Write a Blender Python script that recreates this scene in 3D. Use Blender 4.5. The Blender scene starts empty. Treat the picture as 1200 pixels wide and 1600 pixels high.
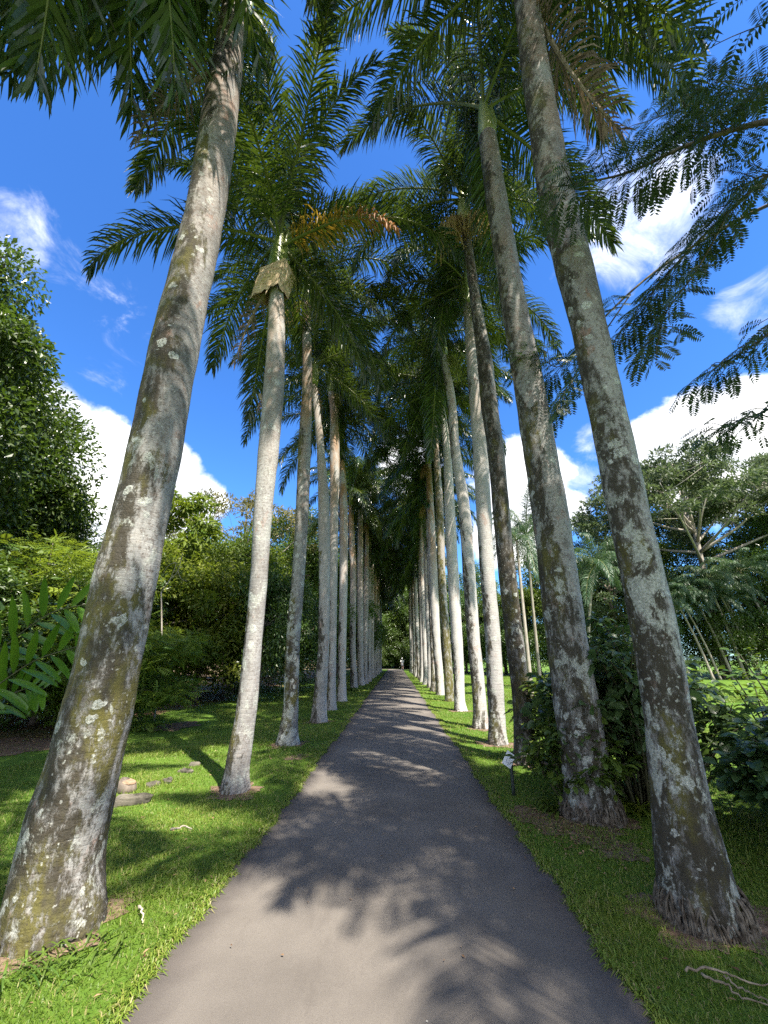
import bpy, math, random
import numpy as np
from mathutils import Vector, Matrix

R = math.radians
scene = bpy.context.scene
COL = scene.collection

# ------------------------------------------------------------------ camera
FPX, HC = 640.0, 1.6                      # focal length in photo pixels, eye height
PITCH = math.atan(230.0 / FPX)
YAW = math.atan(18.0 / FPX * math.cos(PITCH))
cam_d = bpy.data.cameras.new('camera')
cam = bpy.data.objects.new('camera', cam_d)
COL.objects.link(cam)
cam.location = (0, 0, HC)
cam.rotation_euler = (math.pi / 2 + PITCH, 0, YAW)
cam_d.sensor_width = 36.0
cam_d.lens = 36.0 * FPX / 1600.0
cam_d.clip_start = 0.05
cam_d.clip_end = 3000
scene.camera = cam
_fw = np.array([-math.sin(YAW) * math.cos(PITCH), math.cos(YAW) * math.cos(PITCH), math.sin(PITCH)])
_rt = np.array([math.cos(YAW), math.sin(YAW), 0.0])
_up = np.cross(_rt, _fw)
CAM = np.array([0, 0, HC])

def ray(px, py):
    return _fw + _rt * (px - 600) / FPX + _up * (800 - py) / FPX

def gp(px, py):                            # where a sight line meets the ground
    d = ray(px, py)
    return CAM + d * (-HC / d[2])

def vp(px, py, y):                         # where a sight line reaches distance y down the avenue
    d = ray(px, py)
    return CAM + d * (y / d[1])

def depth(p):
    return float(np.dot(np.asarray(p) - CAM, _fw))

# ------------------------------------------------------------------ node helpers
def newmat(name):
    m = bpy.data.materials.new(name)
    m.use_nodes = True
    m.node_tree.nodes.clear()
    return m, m.node_tree

def nd(nt, typ, ins=None, **props):
    n = nt.nodes.new(typ)
    for k, v in props.items():
        setattr(n, k, v)
    for k, v in (ins or {}).items():
        s = n.inputs[k]
        if isinstance(v, bpy.types.NodeSocket):
            nt.links.new(v, s)
        else:
            s.default_value = v
    return n

def c4(c):
    return (c[0], c[1], c[2], 1.0)

def noise(nt, vec, scale, detail=4, rough=.55, dist=0.0):
    return nd(nt, 'ShaderNodeTexNoise', {'Vector': vec, 'Scale': scale, 'Detail': detail, 'Roughness': rough, 'Distortion': dist}).outputs['Fac']

def ramp(nt, v, a, b, c=0.0, d=1.0):
    return nd(nt, 'ShaderNodeMapRange', {'Value': v, 'From Min': a, 'From Max': b, 'To Min': c, 'To Max': d}, interpolation_type='SMOOTHSTEP').outputs[0]

def mth(nt, op, a, b=0.0, clamp=False):
    return nd(nt, 'ShaderNodeMath', {0: a, 1: b}, operation=op, use_clamp=clamp).outputs[0]

def mix(nt, f, a, b, blend='MIX'):
    n = nd(nt, 'ShaderNodeMix', None, data_type='RGBA', blend_type=blend)
    for i, v in ((0, f), (6, a), (7, b)):
        if isinstance(v, bpy.types.NodeSocket):
            nt.links.new(v, n.inputs[i])
        else:
            n.inputs[i].default_value = v if i == 0 else c4(v)
    return n.outputs[2]

def scalev(nt, vec, s):
    return nd(nt, 'ShaderNodeVectorMath', {0: vec, 1: s}, operation='MULTIPLY').outputs[0]

def objvec(nt, spread=37.0):
    tc = nd(nt, 'ShaderNodeTexCoord').outputs['Object']
    oi = nd(nt, 'ShaderNodeObjectInfo').outputs['Random']
    off = mth(nt, 'MULTIPLY', oi, spread)
    return nd(nt, 'ShaderNodeVectorMath', {0: tc, 1: off}, operation='ADD').outputs[0], tc, oi

def out_principled(nt, base, rough=.8, spec=.3, bump=None, bstr=.4, bdist=.01):
    ins = {'Base Color': base, 'Roughness': rough, 'Specular IOR Level': spec}
    p = nd(nt, 'ShaderNodeBsdfPrincipled', {k: (c4(v) if k == 'Base Color' and not isinstance(v, bpy.types.NodeSocket) else v) for k, v in ins.items()})
    if bump is not None:
        b = nd(nt, 'ShaderNodeBump', {'Height': bump, 'Strength': bstr, 'Distance': bdist})
        nt.links.new(b.outputs[0], p.inputs['Normal'])
    o = nd(nt, 'ShaderNodeOutputMaterial')
    nt.links.new(p.outputs[0], o.inputs[0])
    return p

def leaf_mat(name, dark, light, trans, tw=.3, rough=.45, spec=.4, var=.25):
    """leaves: colour runs from dark to light with the leaf's own tint value"""
    m, nt = newmat(name)
    t = nd(nt, 'ShaderNodeAttribute', attribute_name='tint').outputs['Fac']
    oi = nd(nt, 'ShaderNodeObjectInfo').outputs['Random']
    col = mix(nt, t, dark, light)
    hs = nd(nt, 'ShaderNodeHueSaturation', {'Hue': mth(nt, 'ADD', mth(nt, 'MULTIPLY', oi, .04), .48),
            'Saturation': 1.0, 'Value': mth(nt, 'ADD', mth(nt, 'MULTIPLY', oi, var), 1 - var / 2), 'Color': col}).outputs[0]
    p = nd(nt, 'ShaderNodeBsdfPrincipled', {'Base Color': hs, 'Roughness': rough, 'Specular IOR Level': spec})
    tr = nd(nt, 'ShaderNodeBsdfTranslucent', {'Color': mix(nt, t, [c * .7 for c in trans], trans)})
    mx = nd(nt, 'ShaderNodeMixShader', {0: tw, 1: p.outputs[0], 2: tr.outputs[0]})
    o = nd(nt, 'ShaderNodeOutputMaterial')
    nt.links.new(mx.outputs[0], o.inputs[0])
    return m

def plain(name, a, b, scale=8, rough=.8, spec=.3, bstr=.4, bdist=.01, stretch=(1, 1, 1)):
    m, nt = newmat(name)
    v, tc, oi = objvec(nt)
    n = noise(nt, scalev(nt, v, stretch), scale, 6, .6)
    out_principled(nt, mix(nt, ramp(nt, n, .3, .7), a, b), rough, spec, n, bstr, bdist)
    return m

# ------------------------------------------------------------------ materials
def bark_palm():
    m, nt = newmat('palm_bark')
    v, tc, oi = objvec(nt)
    at = lambda k: nd(nt, 'ShaderNodeAttribute', attribute_type='OBJECT', attribute_name=k).outputs['Fac']
    moss, brown, lich, pale, olive = at('moss'), at('brown'), at('lichen'), at('pale'), at('olive')
    sep = nd(nt, 'ShaderNodeSeparateXYZ', {0: tc})
    z = sep.outputs[2]
    nrm = nd(nt, 'ShaderNodeSeparateXYZ', {0: nd(nt, 'ShaderNodeNewGeometry').outputs['Normal']})
    big = noise(nt, scalev(nt, v, (1, 1, .35)), 1.6, 5, .6)
    fine = noise(nt, v, 26, 8, .7)
    col = mix(nt, ramp(nt, big, .35, .65), (.148, .142, .134), (.275, .268, .254))
    col = mix(nt, mth(nt, 'MULTIPLY', ramp(nt, fine, .47, .62), .65), col, (.095, .072, .056))
    mid = noise(nt, scalev(nt, v, (1, 1, .6)), 9, 9, .72)
    col = mix(nt, mth(nt, 'MULTIPLY', ramp(nt, mid, .52, .60), .5), col, (.30, .285, .26))
    col = mix(nt, mth(nt, 'MULTIPLY', ramp(nt, mid, .46, .38), .6), col, (.085, .07, .058))
    # paler trunks further down the avenue
    col = mix(nt, pale, col, (.52, .50, .475))
    # rings left by old fronds
    wob = mth(nt, 'MULTIPLY', noise(nt, scalev(nt, v, (1, 1, .5)), 2.2, 3), .13)
    ph = mth(nt, 'ADD', mth(nt, 'ADD', z, wob), mth(nt, 'MULTIPLY', noise(nt, v, 14, 3), .015))
    ring = mth(nt, 'FRACT', mth(nt, 'MULTIPLY', ph, 19.0))
    rl = ramp(nt, mth(nt, 'ABSOLUTE', mth(nt, 'SUBTRACT', ring, .5)), .0, .16, 1, 0)
    rmask = mth(nt, 'MULTIPLY', rl, ramp(nt, noise(nt, scalev(nt, v, (1, 1, 2.0)), 5, 5, .6), .42, .62))
    col = mix(nt, mth(nt, 'MULTIPLY', rmask, .24), col, (.11, .085, .07))
    # tan to rusty upper trunk
    ht = ramp(nt, z, 3.5, 9.5)
    bmask = mth(nt, 'MULTIPLY', mth(nt, 'MULTIPLY', brown, ht), ramp(nt, noise(nt, scalev(nt, v, (1, 1, .3)), 3.5, 6, .65), .36, .6))
    col = mix(nt, bmask, col, (.30, .165, .075))
    # reddish blush
    rmk = mth(nt, 'MULTIPLY', ramp(nt, noise(nt, scalev(nt, v, (1, 1, .6)), 4.3, 8, .7), .57, .66), .45)
    col = mix(nt, rmk, col, (.27, .13, .08))
    # moss and algae crust, heavier away from the sun and near the foot
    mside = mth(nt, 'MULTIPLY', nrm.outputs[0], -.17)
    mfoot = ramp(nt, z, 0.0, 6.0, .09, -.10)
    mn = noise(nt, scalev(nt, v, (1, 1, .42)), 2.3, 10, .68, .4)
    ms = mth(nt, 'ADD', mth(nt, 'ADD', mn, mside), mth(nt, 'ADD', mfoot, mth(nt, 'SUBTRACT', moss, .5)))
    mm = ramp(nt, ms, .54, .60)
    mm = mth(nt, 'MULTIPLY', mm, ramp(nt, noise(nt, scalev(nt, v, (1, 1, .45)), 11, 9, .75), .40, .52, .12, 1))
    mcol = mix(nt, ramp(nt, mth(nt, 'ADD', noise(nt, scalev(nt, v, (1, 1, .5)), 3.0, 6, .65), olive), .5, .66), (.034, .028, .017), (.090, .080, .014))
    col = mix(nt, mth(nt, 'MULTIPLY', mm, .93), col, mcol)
    spk = ramp(nt, noise(nt, v, 52, 5, .75), .585, .63)
    col = mix(nt, mth(nt, 'MULTIPLY', spk, .75), col, (.045, .036, .028))
    # crustose lichen: pale round-edged patches
    wv = nd(nt, 'ShaderNodeVectorMath', {0: v, 1: scalev(nt, nd(nt, 'ShaderNodeTexNoise', {'Vector': v, 'Scale': 14.0, 'Detail': 5.0}).outputs['Color'], (.11, .11, .11))}, operation='ADD').outputs[0]
    vo = nd(nt, 'ShaderNodeTexVoronoi', {'Vector': wv, 'Scale': 6.5, 'Randomness': 1.0})
    gate = ramp(nt, mth(nt, 'ADD', noise(nt, v, 2.1, 3), mth(nt, 'SUBTRACT', lich, .5)), .50, .62)
    rad = mth(nt, 'MULTIPLY', mth(nt, 'MULTIPLY', nd(nt, 'ShaderNodeSeparateColor', {0: vo.outputs['Color']}).outputs[0], .42), gate)
    lm = ramp(nt, mth(nt, 'SUBTRACT', rad, vo.outputs['Distance']), .0, .03)
    lm = mth(nt, 'MULTIPLY', lm, ramp(nt, z, 5.0, 8.5, 1, .1))
    lm = mth(nt, 'MULTIPLY', lm, ramp(nt, noise(nt, v, 38, 6, .8), .36, .56, .1, 1))
    cru = mth(nt, 'MULTIPLY', ramp(nt, mth(nt, 'ADD', noise(nt, scalev(nt, v, (1, 1, .7)), 3.7, 12, .74, .3), mth(nt, 'MULTIPLY', mth(nt, 'SUBTRACT', lich, .5), .4)), .585, .63), ramp(nt, z, 2.2, 4.5, .85, .25))
    col = mix(nt, cru, col, mix(nt, ramp(nt, noise(nt, v, 55, 4), .35, .65), (.24, .245, .215), (.42, .43, .385)))
    col = mix(nt, mth(nt, 'MULTIPLY', lm, .85), col, (.45, .46, .415))
    vo2 = nd(nt, 'ShaderNodeTexVoronoi', {'Vector': wv, 'Scale': 21.0, 'Randomness': 1.0})
    lm2 = mth(nt, 'MULTIPLY', ramp(nt, mth(nt, 'ADD', vo2.outputs['Distance'], mth(nt, 'MULTIPLY', mth(nt, 'SUBTRACT', noise(nt, v, 70, 4, .8), .5), .35)), .22, .15), ramp(nt, mth(nt, 'ADD', noise(nt, v, 3.3, 4), mth(nt, 'MULTIPLY', mth(nt, 'SUBTRACT', lich, .5), .6)), .53, .60))
    col = mix(nt, mth(nt, 'MULTIPLY', lm2, .65), col, (.40, .40, .36))
    hgt = mth(nt, 'ADD', mth(nt, 'SUBTRACT', mth(nt, 'MULTIPLY', fine, .6), mth(nt, 'MULTIPLY', rl, .10)), mth(nt, 'ADD', mth(nt, 'MULTIPLY', lm, .35), mth(nt, 'MULTIPLY', mm, mth(nt, 'MULTIPLY', noise(nt, v, 60, 4, .7), .9))))
    out_principled(nt, col, .86, .22, hgt, .75, .012)
    return m

M = {}
M['palm_bark'] = bark_palm()
M['frond'] = leaf_mat('palm_leaflet', (.012, .027, .007), (.048, .084, .016), (.15, .23, .02), .15, .30, .6)
M['rachis'] = plain('palm_rachis', (.10, .13, .03), (.17, .17, .06), 6, .5, .4)
M['dry_frond'] = leaf_mat('dry_leaflet', (.12, .085, .062), (.27, .205, .15), (.25, .17, .10), .15, .7, .2)
M['yellow_frond'] = leaf_mat('yellowing_leaflet', (.20, .14, .015), (.33, .21, .03), (.42, .26, .03), .3, .5, .35)
M['rust_frond'] = leaf_mat('rusty_leaflet', (.26, .10, .03), (.34, .16, .05), (.4, .17, .04), .3, .6, .25)
M['shaft'] = plain('crownshaft_green', (.13, .18, .03), (.28, .30, .10), 3, .35, .5, .15, .01, (1, 1, .3))
M['flower'] = leaf_mat('palm_flower_tassel', (.24, .15, .05), (.42, .30, .13), (.4, .3, .1), .2, .8, .1)
M['green_flower'] = leaf_mat('young_flower_tassel', (.12, .14, .03), (.28, .28, .08), (.35, .35, .08), .25, .7, .2)
M['sheath'] = plain('dry_sheath', (.36, .23, .14), (.66, .50, .34), 5, .7, .25, .25, .01, (.5, .5, 6))
M['wood'] = plain('tree_bark', (.07, .055, .042), (.18, .15, .12), 10, .9, .2, .7, .02, (1, 1, .3))
M['wood_pale'] = plain('pale_bark', (.22, .19, .16), (.36, .33, .28), 9, .9, .2, .6, .02, (1, 1, .3))
M['twig'] = plain('green_twig', (.05, .055, .025), (.10, .09, .05), 12, .7, .3)
M['leaf_dark'] = leaf_mat('leaf_dark_glossy', (.028, .060, .011), (.075, .125, .022), (.14, .24, .02), .25, .35, .5)
M['leaf_mid'] = leaf_mat('leaf_mid_green', (.038, .080, .013), (.115, .165, .026), (.21, .32, .025), .32, .45, .4)
M['leaf_lime'] = leaf_mat('leaf_lime_green', (.055, .10, .012), (.17, .20, .025), (.30, .40, .03), .35, .5, .3)
M['leaf_grey'] = leaf_mat('leaf_grey_green', (.045, .072, .035), (.11, .14, .065), (.17, .24, .08), .25, .5, .35)
M['leaf_blue'] = leaf_mat('leaf_bluish_green', (.032, .068, .022), (.080, .135, .044), (.15, .26, .05), .28, .35, .5)
M['leaf_gold'] = leaf_mat('leaf_gold_green', (.10, .11, .03), (.22, .19, .07), (.3, .28, .08), .3, .55, .3)
M['leaf_ginger'] = leaf_mat('leaf_broad_shiny', (.055, .12, .010), (.11, .19, .018), (.26, .42, .02), .38, .28, .5)

def lawn_mat():
    m, nt = newmat('lawn')
    tc = nd(nt, 'ShaderNodeTexCoord').outputs['Object']
    a = noise(nt, tc, .35, 4, .6); b = noise(nt, tc, 5.0, 6, .7); c = noise(nt, tc, 60, 5, .75)
    col = mix(nt, ramp(nt, a, .35, .65), (.060, .125, .014), (.095, .165, .020))
    col = mix(nt, mth(nt, 'MULTIPLY', ramp(nt, b, .5, .72), .5), col, (.13, .17, .03))
    col = mix(nt, mth(nt, 'MULTIPLY', ramp(nt, c, .5, .7), .6), col, (.035, .075, .010))
    # bare soil beneath the trees on the left and in worn spots
    x = nd(nt, 'ShaderNodeSeparateXYZ', {0: tc})
    soil = noise(nt, tc, .9, 7, .62)
    lim = mth(nt, 'ADD', ramp(nt, mth(nt, 'ADD', x.outputs[0], mth(nt, 'MULTIPLY', noise(nt, tc, .3, 3), 3.0)), -4.3, -6.0), mth(nt, 'MULTIPLY', soil, .6))
    sm = mth(nt, 'MULTIPLY', ramp(nt, lim, 1.15, 1.35), ramp(nt, x.outputs[1], 6.5, 8.0))
    sm2 = ramp(nt, mth(nt, 'ADD', soil, mth(nt, 'MULTIPLY', b, .25)), .80, .88)
    sm = mth(nt, 'MAXIMUM', sm, sm2)
    scol = mix(nt, ramp(nt, b, .35, .65), (.10, .055, .035), (.19, .12, .08))
    col = mix(nt, sm, col, scol)
    out_principled(nt, col, .9, .15, c, .6, .03)
    return m
M['lawn'] = lawn_mat()

def grass_mat():
    m, nt = newmat('grass_blade')
    t = nd(nt, 'ShaderNodeAttribute', attribute_name='tint').outputs['Fac']
    col = nd(nt, 'ShaderNodeValToRGB', {0: t})
    cr = col.color_ramp
    cr.elements[0].color = (.065, .122, .012, 1); cr.elements[1].color = (.30, .26, .12, 1)
    cr.elements[1].position = 1.0
    e = cr.elements.new(.6); e.color = (.135, .205, .024, 1)
    e = cr.elements.new(.9); e.color = (.20, .225, .04, 1)
    p = nd(nt, 'ShaderNodeBsdfPrincipled', {'Base Color': col.outputs[0], 'Roughness': .5, 'Specular IOR Level': .3})
    tr = nd(nt, 'ShaderNodeBsdfTranslucent', {'Color': mix(nt, .5, col.outputs[0], (.25, .38, .02))})
    mx = nd(nt, 'ShaderNodeMixShader', {0: .3, 1: p.outputs[0], 2: tr.outputs[0]})
    o = nd(nt, 'ShaderNodeOutputMaterial'); nt.links.new(mx.outputs[0], o.inputs[0])
    return m
M['grass'] = grass_mat()

def asphalt_mat():
    m, nt = newmat('path_asphalt')
    tc = nd(nt, 'ShaderNodeTexCoord').outputs['Object']
    a = noise(nt, tc, .8, 5, .6); f = noise(nt, tc, 160, 4, .8); g = noise(nt, tc, 420, 2, .7)
    col = mix(nt, ramp(nt, a, .3, .7), (.104, .092, .079), (.158, .141, .121))
    col = mix(nt, mth(nt, 'MULTIPLY', ramp(nt, f, .48, .66), .5), col, (.07, .06, .055))
    col = mix(nt, mth(nt, 'MULTIPLY', ramp(nt, g, .62, .72), .5), col, (.30, .27, .24))
    # darker newer tar along both borders
    x = nd(nt, 'ShaderNodeSeparateXYZ', {0: tc}).outputs[0]
    w = mth(nt, 'MULTIPLY', mth(nt, 'SUBTRACT', noise(nt, tc, 2.5, 4), .5), .25)
    ed = ramp(nt, mth(nt, 'ADD', mth(nt, 'ABSOLUTE', mth(nt, 'ADD', x, .06)), w), .95, 1.25)
    col = mix(nt, mth(nt, 'MULTIPLY', ed, .55), col, (.055, .045, .042))
    vo = nd(nt, 'ShaderNodeTexVoronoi', {'Vector': tc, 'Scale': 7.0})
    stn = ramp(nt, noise(nt, scalev(nt, tc, (1.6, .5, 1)), 1.9, 7, .7), .52, .66)
    col = mix(nt, mth(nt, 'MULTIPLY', stn, .28), col, (.07, .06, .052))
    sp = ramp(nt, vo.outputs['Distance'], .06, .03)
    sp = mth(nt, 'MULTIPLY', sp, ramp(nt, nd(nt, 'ShaderNodeSeparateColor', {0: vo.outputs['Color']}).outputs[1], .8, .85))
    col = mix(nt, sp, col, (.45, .42, .36))
    out_principled(nt, col, .82, .3, mth(nt, 'ADD', f, mth(nt, 'MULTIPLY', g, .5)), .5, .006)
    return m
M['asphalt'] = asphalt_mat()
M['stone'] = plain('mossy_stone', (.035, .033, .024), (.15, .135, .105), 6, .9, .2, .8, .03)
M['cut_wood'] = plain('cut_wood', (.20, .13, .08), (.34, .24, .16), 16, .8, .2)
M['label_white'] = plain('label_white', (.74, .77, .80), (.82, .84, .86), 6, .4, .4, .05)
M['label_ink'] = plain('label_ink', (.12, .14, .18), (.2, .22, .26), 20, .6, .2, .02)
M['post'] = plain('dark_green_post', (.020, .028, .024), (.04, .05, .045), 9, .5, .4)
M['skin'] = plain('skin', (.55, .34, .26), (.62, .40, .31), 5, .6, .3)
M['white_cloth'] = plain('white_cloth', (.78, .78, .77), (.84, .84, .83), 12, .85, .2)
M['pale_shorts'] = plain('pale_shorts', (.62, .60, .60), (.72, .70, .69), 12, .85, .2)
M['litter'] = leaf_mat('dry_leaf', (.10, .055, .03), (.32, .22, .12), (.3, .2, .1), .1, .8, .15)
M['stub_pale'] = plain('pale_dry_stick', (.30, .25, .19), (.48, .42, .34), 14, .85, .2, .4, .01)
M['stick'] = plain('dry_stick', (.15, .115, .08), (.31, .25, .18), 14, .85, .2, .4, .01)

# ------------------------------------------------------------------ mesh helpers
def nz(a):
    return a / np.maximum(np.linalg.norm(a, axis=-1, keepdims=True), 1e-9)

class Geo:
    def __init__(s):
        s.V, s.T, s.C, s.I, s.n = [], [], [], [], 0
    def add(s, v, t, tint=.5, mi=0):
        v = np.asarray(v, float).reshape(-1, 3); t = np.asarray(t, int).reshape(-1, 3)
        s.V.append(v); s.T.append(t + s.n)
        s.C.append(np.full(len(v), tint) if np.isscalar(tint) else np.asarray(tint, float))
        s.I.append(np.full(len(t), mi)); s.n += len(v)
        return s
    def merge(s, g, mat=None):
        v, t, c, i = g.arrays()
        if mat is not None:
            m = np.array(mat); v = v @ m[:3, :3].T + m[:3, 3]
        s.V.append(v); s.T.append(t + s.n); s.C.append(c); s.I.append(i); s.n += len(v)
        return s
    def arrays(s):
        return np.concatenate(s.V), np.concatenate(s.T), np.concatenate(s.C), np.concatenate(s.I)
    def mesh(s, name, mats, smooth=False, smooth_idx=()):
        v, t, c, i = s.arrays()
        me = bpy.data.meshes.new(name)
        me.vertices.add(len(v)); me.vertices.foreach_set('co', v.astype(np.float32).ravel())
        me.loops.add(t.size); me.loops.foreach_set('vertex_index', t.astype(np.int32).ravel())
        me.polygons.add(len(t)); me.polygons.foreach_set('loop_start', np.arange(0, t.size, 3, dtype=np.int32))
        me.polygons.foreach_set('material_index', i.astype(np.int32))
        sm = np.full(len(t), bool(smooth)) | np.isin(i, list(smooth_idx))
        me.polygons.foreach_set('use_smooth', sm)
        for m in (mats if isinstance(mats, (list, tuple)) else [mats]):
            me.materials.append(M[m])
        a = me.attributes.new('tint', 'FLOAT', 'POINT'); a.data.foreach_set('value', c.astype(np.float32))
        me.update(); me.validate()
        return me

def link(name, data, parent=None, loc=(0, 0, 0), rot=(0, 0, 0), scale=(1, 1, 1)):
    o = bpy.data.objects.new(name, data); COL.objects.link(o)
    o.parent = parent; o.location = loc; o.rotation_euler = rot; o.scale = scale
    return o

def empty(name, loc, rz=0.0, sc=1.0):
    o = link(name, None, None, loc, (0, 0, rz), (sc, sc, sc)); o.empty_display_size = .3
    return o

def tag(o, label=None, cat=None, group=None, kind=None):
    for k, v in (('label', label), ('category', cat), ('group', group), ('kind', kind)):
        if v: o[k] = v
    return o

def copy_tree(root, loc, rz=0.0, sc=(1, 1, 1)):
    r = root.copy(); COL.objects.link(r); r.location = loc; r.rotation_euler = (0, 0, rz); r.scale = sc
    for ch in list(root.children):
        c = ch.copy(); COL.objects.link(c); c.parent = r
        for g in list(ch.children):
            d = g.copy(); COL.objects.link(d); d.parent = c
    return r

def smooth_path(pts, n):
    """Catmull-Rom through rows of values"""
    p = np.asarray(pts, float)
    if len(p) == 2:
        t = np.linspace(0, 1, n)[:, None]; return p[0] * (1 - t) + p[1] * t
    p = np.vstack([2 * p[0] - p[1], p, 2 * p[-1] - p[-2]])
    seg = len(p) - 3; out = []
    for u in np.linspace(0, seg - 1e-6, n):
        i = int(u); t = u - i; a, b, c, d = p[i:i + 4]
        out.append(.5 * (2 * b + (c - a) * t + (2 * a - 5 * b + 4 * c - d) * t * t + (3 * b - a - 3 * c + d) * t ** 3))
    return np.array(out)

def tube(pts, rad, sides=8, cap=True, rfun=None):
    pts = np.asarray(pts, float); n = len(pts)
    rad = np.full(n, rad) if np.isscalar(rad) else np.asarray(rad, float)
    tan = nz(np.gradient(pts, axis=0))
    ref = np.array([1., 0, 0]) if abs(tan[0][0]) < .8 else np.array([0, 1., 0])
    V = []
    u = nz(ref - tan[0] * np.dot(ref, tan[0]))
    for k in range(n):
        u = nz(u - tan[k] * np.dot(u, tan[k])); w = np.cross(tan[k], u)
        a = np.arange(sides) * 2 * math.pi / sides
        r = rad[k] * (rfun(k, a) if rfun else 1.0)
        r = np.broadcast_to(r, a.shape)
        V.append(pts[k] + (np.cos(a) * r)[:, None] * u + (np.sin(a) * r)[:, None] * w)
    V = np.concatenate(V); T = []
    i = np.arange(sides); j = (i + 1) % sides
    for k in range(n - 1):
        a, b = k * sides, (k + 1) * sides
        T += [np.stack([a + i, a + j, b + j], 1), np.stack([a + i, b + j, b + i], 1)]
    if cap:
        V = np.vstack([V, pts[0], pts[-1]]); c0, c1 = len(V) - 2, len(V) - 1; b = (n - 1) * sides
        T += [np.stack([np.full(sides, c0), j, i], 1), np.stack([np.full(sides, c1), b + i, b + j], 1)]
    return V, np.concatenate(T)

def leaves(P, A, N, l, w, lift=.12, fold=.45, taper=1.0):
    """folded pointed leaves: P base, A axis, N normal, l length, w width (arrays)"""
    A = nz(A); B = nz(np.cross(N, A)); N = np.cross(A, B)
    l = np.broadcast_to(l, (len(P),))[:, None]; w = np.broadcast_to(w, (len(P),))[:, None]
    tip = P + A * l - N * l * .10
    m1 = P + A * l * fold + N * w * lift
    V = np.stack([P, m1 + B * w * .5, tip, m1 - B * w * .5], 1).reshape(-1, 3)
    k = np.arange(len(P))[:, None] * 4
    T = np.concatenate([k + [0, 1, 2], k + [0, 2, 3]])
    return V, T

def wide_leaves(P, A, N, l, w, droop=.35, seg=4):
    """big blades with a midrib valley, several segments, bending under their weight"""
    n = len(P); A = nz(A); B = nz(np.cross(N, A)); N = np.cross(A, B)
    l = np.broadcast_to(l, (n,)); w = np.broadcast_to(w, (n,))
    prof = np.interp(np.linspace(0, 1, seg + 1), [0, .15, .4, .7, .9, 1], [.05, .7, 1, .8, .4, .0])
    p = P.copy(); d = A.copy(); rows = []
    for k in range(seg + 1):
        nn = nz(np.cross(d, B))
        h = (w * prof[k] * .5)[:, None]
        rows.append(np.stack([p - B * h + nn * h * .28, p, p + B * h + nn * h * .28], 1))
        p = p + d * (l / seg)[:, None]
        d = nz(d + np.array([0, 0, -1.]) * droop / seg * 1.4)
    V = np.stack(rows, 1).reshape(-1, 3); per = (seg + 1) * 3; T = []
    base = np.arange(n)[:, None] * per
    for k in range(seg):
        for c in range(2):
            a = k * 3 + c
            T += [base + [a, a + 1, a + 4], base + [a, a + 4, a + 3]]
    return V, np.concatenate(T)

# ------------------------------------------------------------------ palm fronds
def frond(seed, el, droop, L=3.6, n=140, ll=.84, w=.031, hang=1.3, stiff=0.0, petiole=.10, jit=1.0):
    """one feather frond growing along +X from the origin; el = starting angle above horizontal"""
    rg = np.random.default_rng(seed); g = Geo(); K = 26
    s = np.linspace(0, 1, K)
    th = R(el) - R(droop) * s ** 1.35
    yaw = np.cumsum(rg.normal(0, .018, K))
    st = np.stack([np.cos(th) * np.cos(yaw), np.cos(th) * np.sin(yaw), np.sin(th)], 1)
    P = np.vstack([[0, 0, 0], np.cumsum(st[:-1] * L / (K - 1), axis=0)])
    rad = .034 * (1 - s) ** .8 + .004
    v, t = tube(P, rad, 6); g.add(v, t, .5, 1)
    for side in (-1, 1):
        u = petiole + (1 - petiole) * (np.arange(n) + rg.random(n) * .8) / n
        u = np.minimum(u, .995)
        base = np.stack([np.interp(u, s, P[:, k]) for k in range(3)], 1)
        T = nz(np.stack([np.interp(u, s, st[:, k]) for k in range(3)], 1))
        S = nz(np.cross(T, [0, 0, 1.]) * -side + 1e-6); N = nz(np.cross(T, S)) * (1 if side < 0 else -1)
        N *= np.sign(np.sum(N * [0, 0, 1.0], 1) + 1e-6)[:, None] if el < 60 else 1
        ln = ll * np.interp(u, [0, .12, .35, .7, 1], [.55, .85, 1, .8, .38]) * rg.uniform(.82, 1.12, n)
        al = R(1) * np.interp(u, [0, .3, .8, 1], [72, 60, 42, 22]) + rg.normal(0, .11 * jit, n)
        ph = rg.choice([.62, .15, -.30], n) + rg.normal(0, .13 * jit, n)
        d = T * np.cos(al)[:, None] + (S * np.cos(ph)[:, None] + N * np.sin(ph)[:, None]) * np.sin(al)[:, None]
        wd = nz(T - d * np.sum(T * d, 1)[:, None] + N * rg.normal(.25, .25, n)[:, None])
        hg = hang * np.clip(rg.normal(1, .28 * jit, n), .15, 2) * (1 - stiff)
        p = base.copy(); rows = []
        prof = [.55, 1.0, .72, 0]
        for k in range(4):
            if k < 3:
                rows += [p - wd * (w * prof[k] / 2), p + wd * (w * prof[k] / 2)]
            else:
                rows += [p]
            p = p + d * (ln / 3)[:, None]
            d = nz(d + np.array([0, 0, -1.]) * (hg * (.35 + .45 * k))[:, None])
            wd = nz(wd - d * np.sum(wd * d, 1)[:, None])
        V = np.stack(rows, 1).reshape(-1, 3); b = np.arange(n)[:, None] * 7
        TT = np.concatenate([b + q for q in ([0, 1, 3], [0, 3, 2], [2, 3, 5], [2, 5, 4], [4, 5, 6])])
        tint = np.repeat(np.clip(rg.normal(.45, .25, n), 0, 1), 7)
        g.add(V, TT, tint, 0)
    return g

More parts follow.
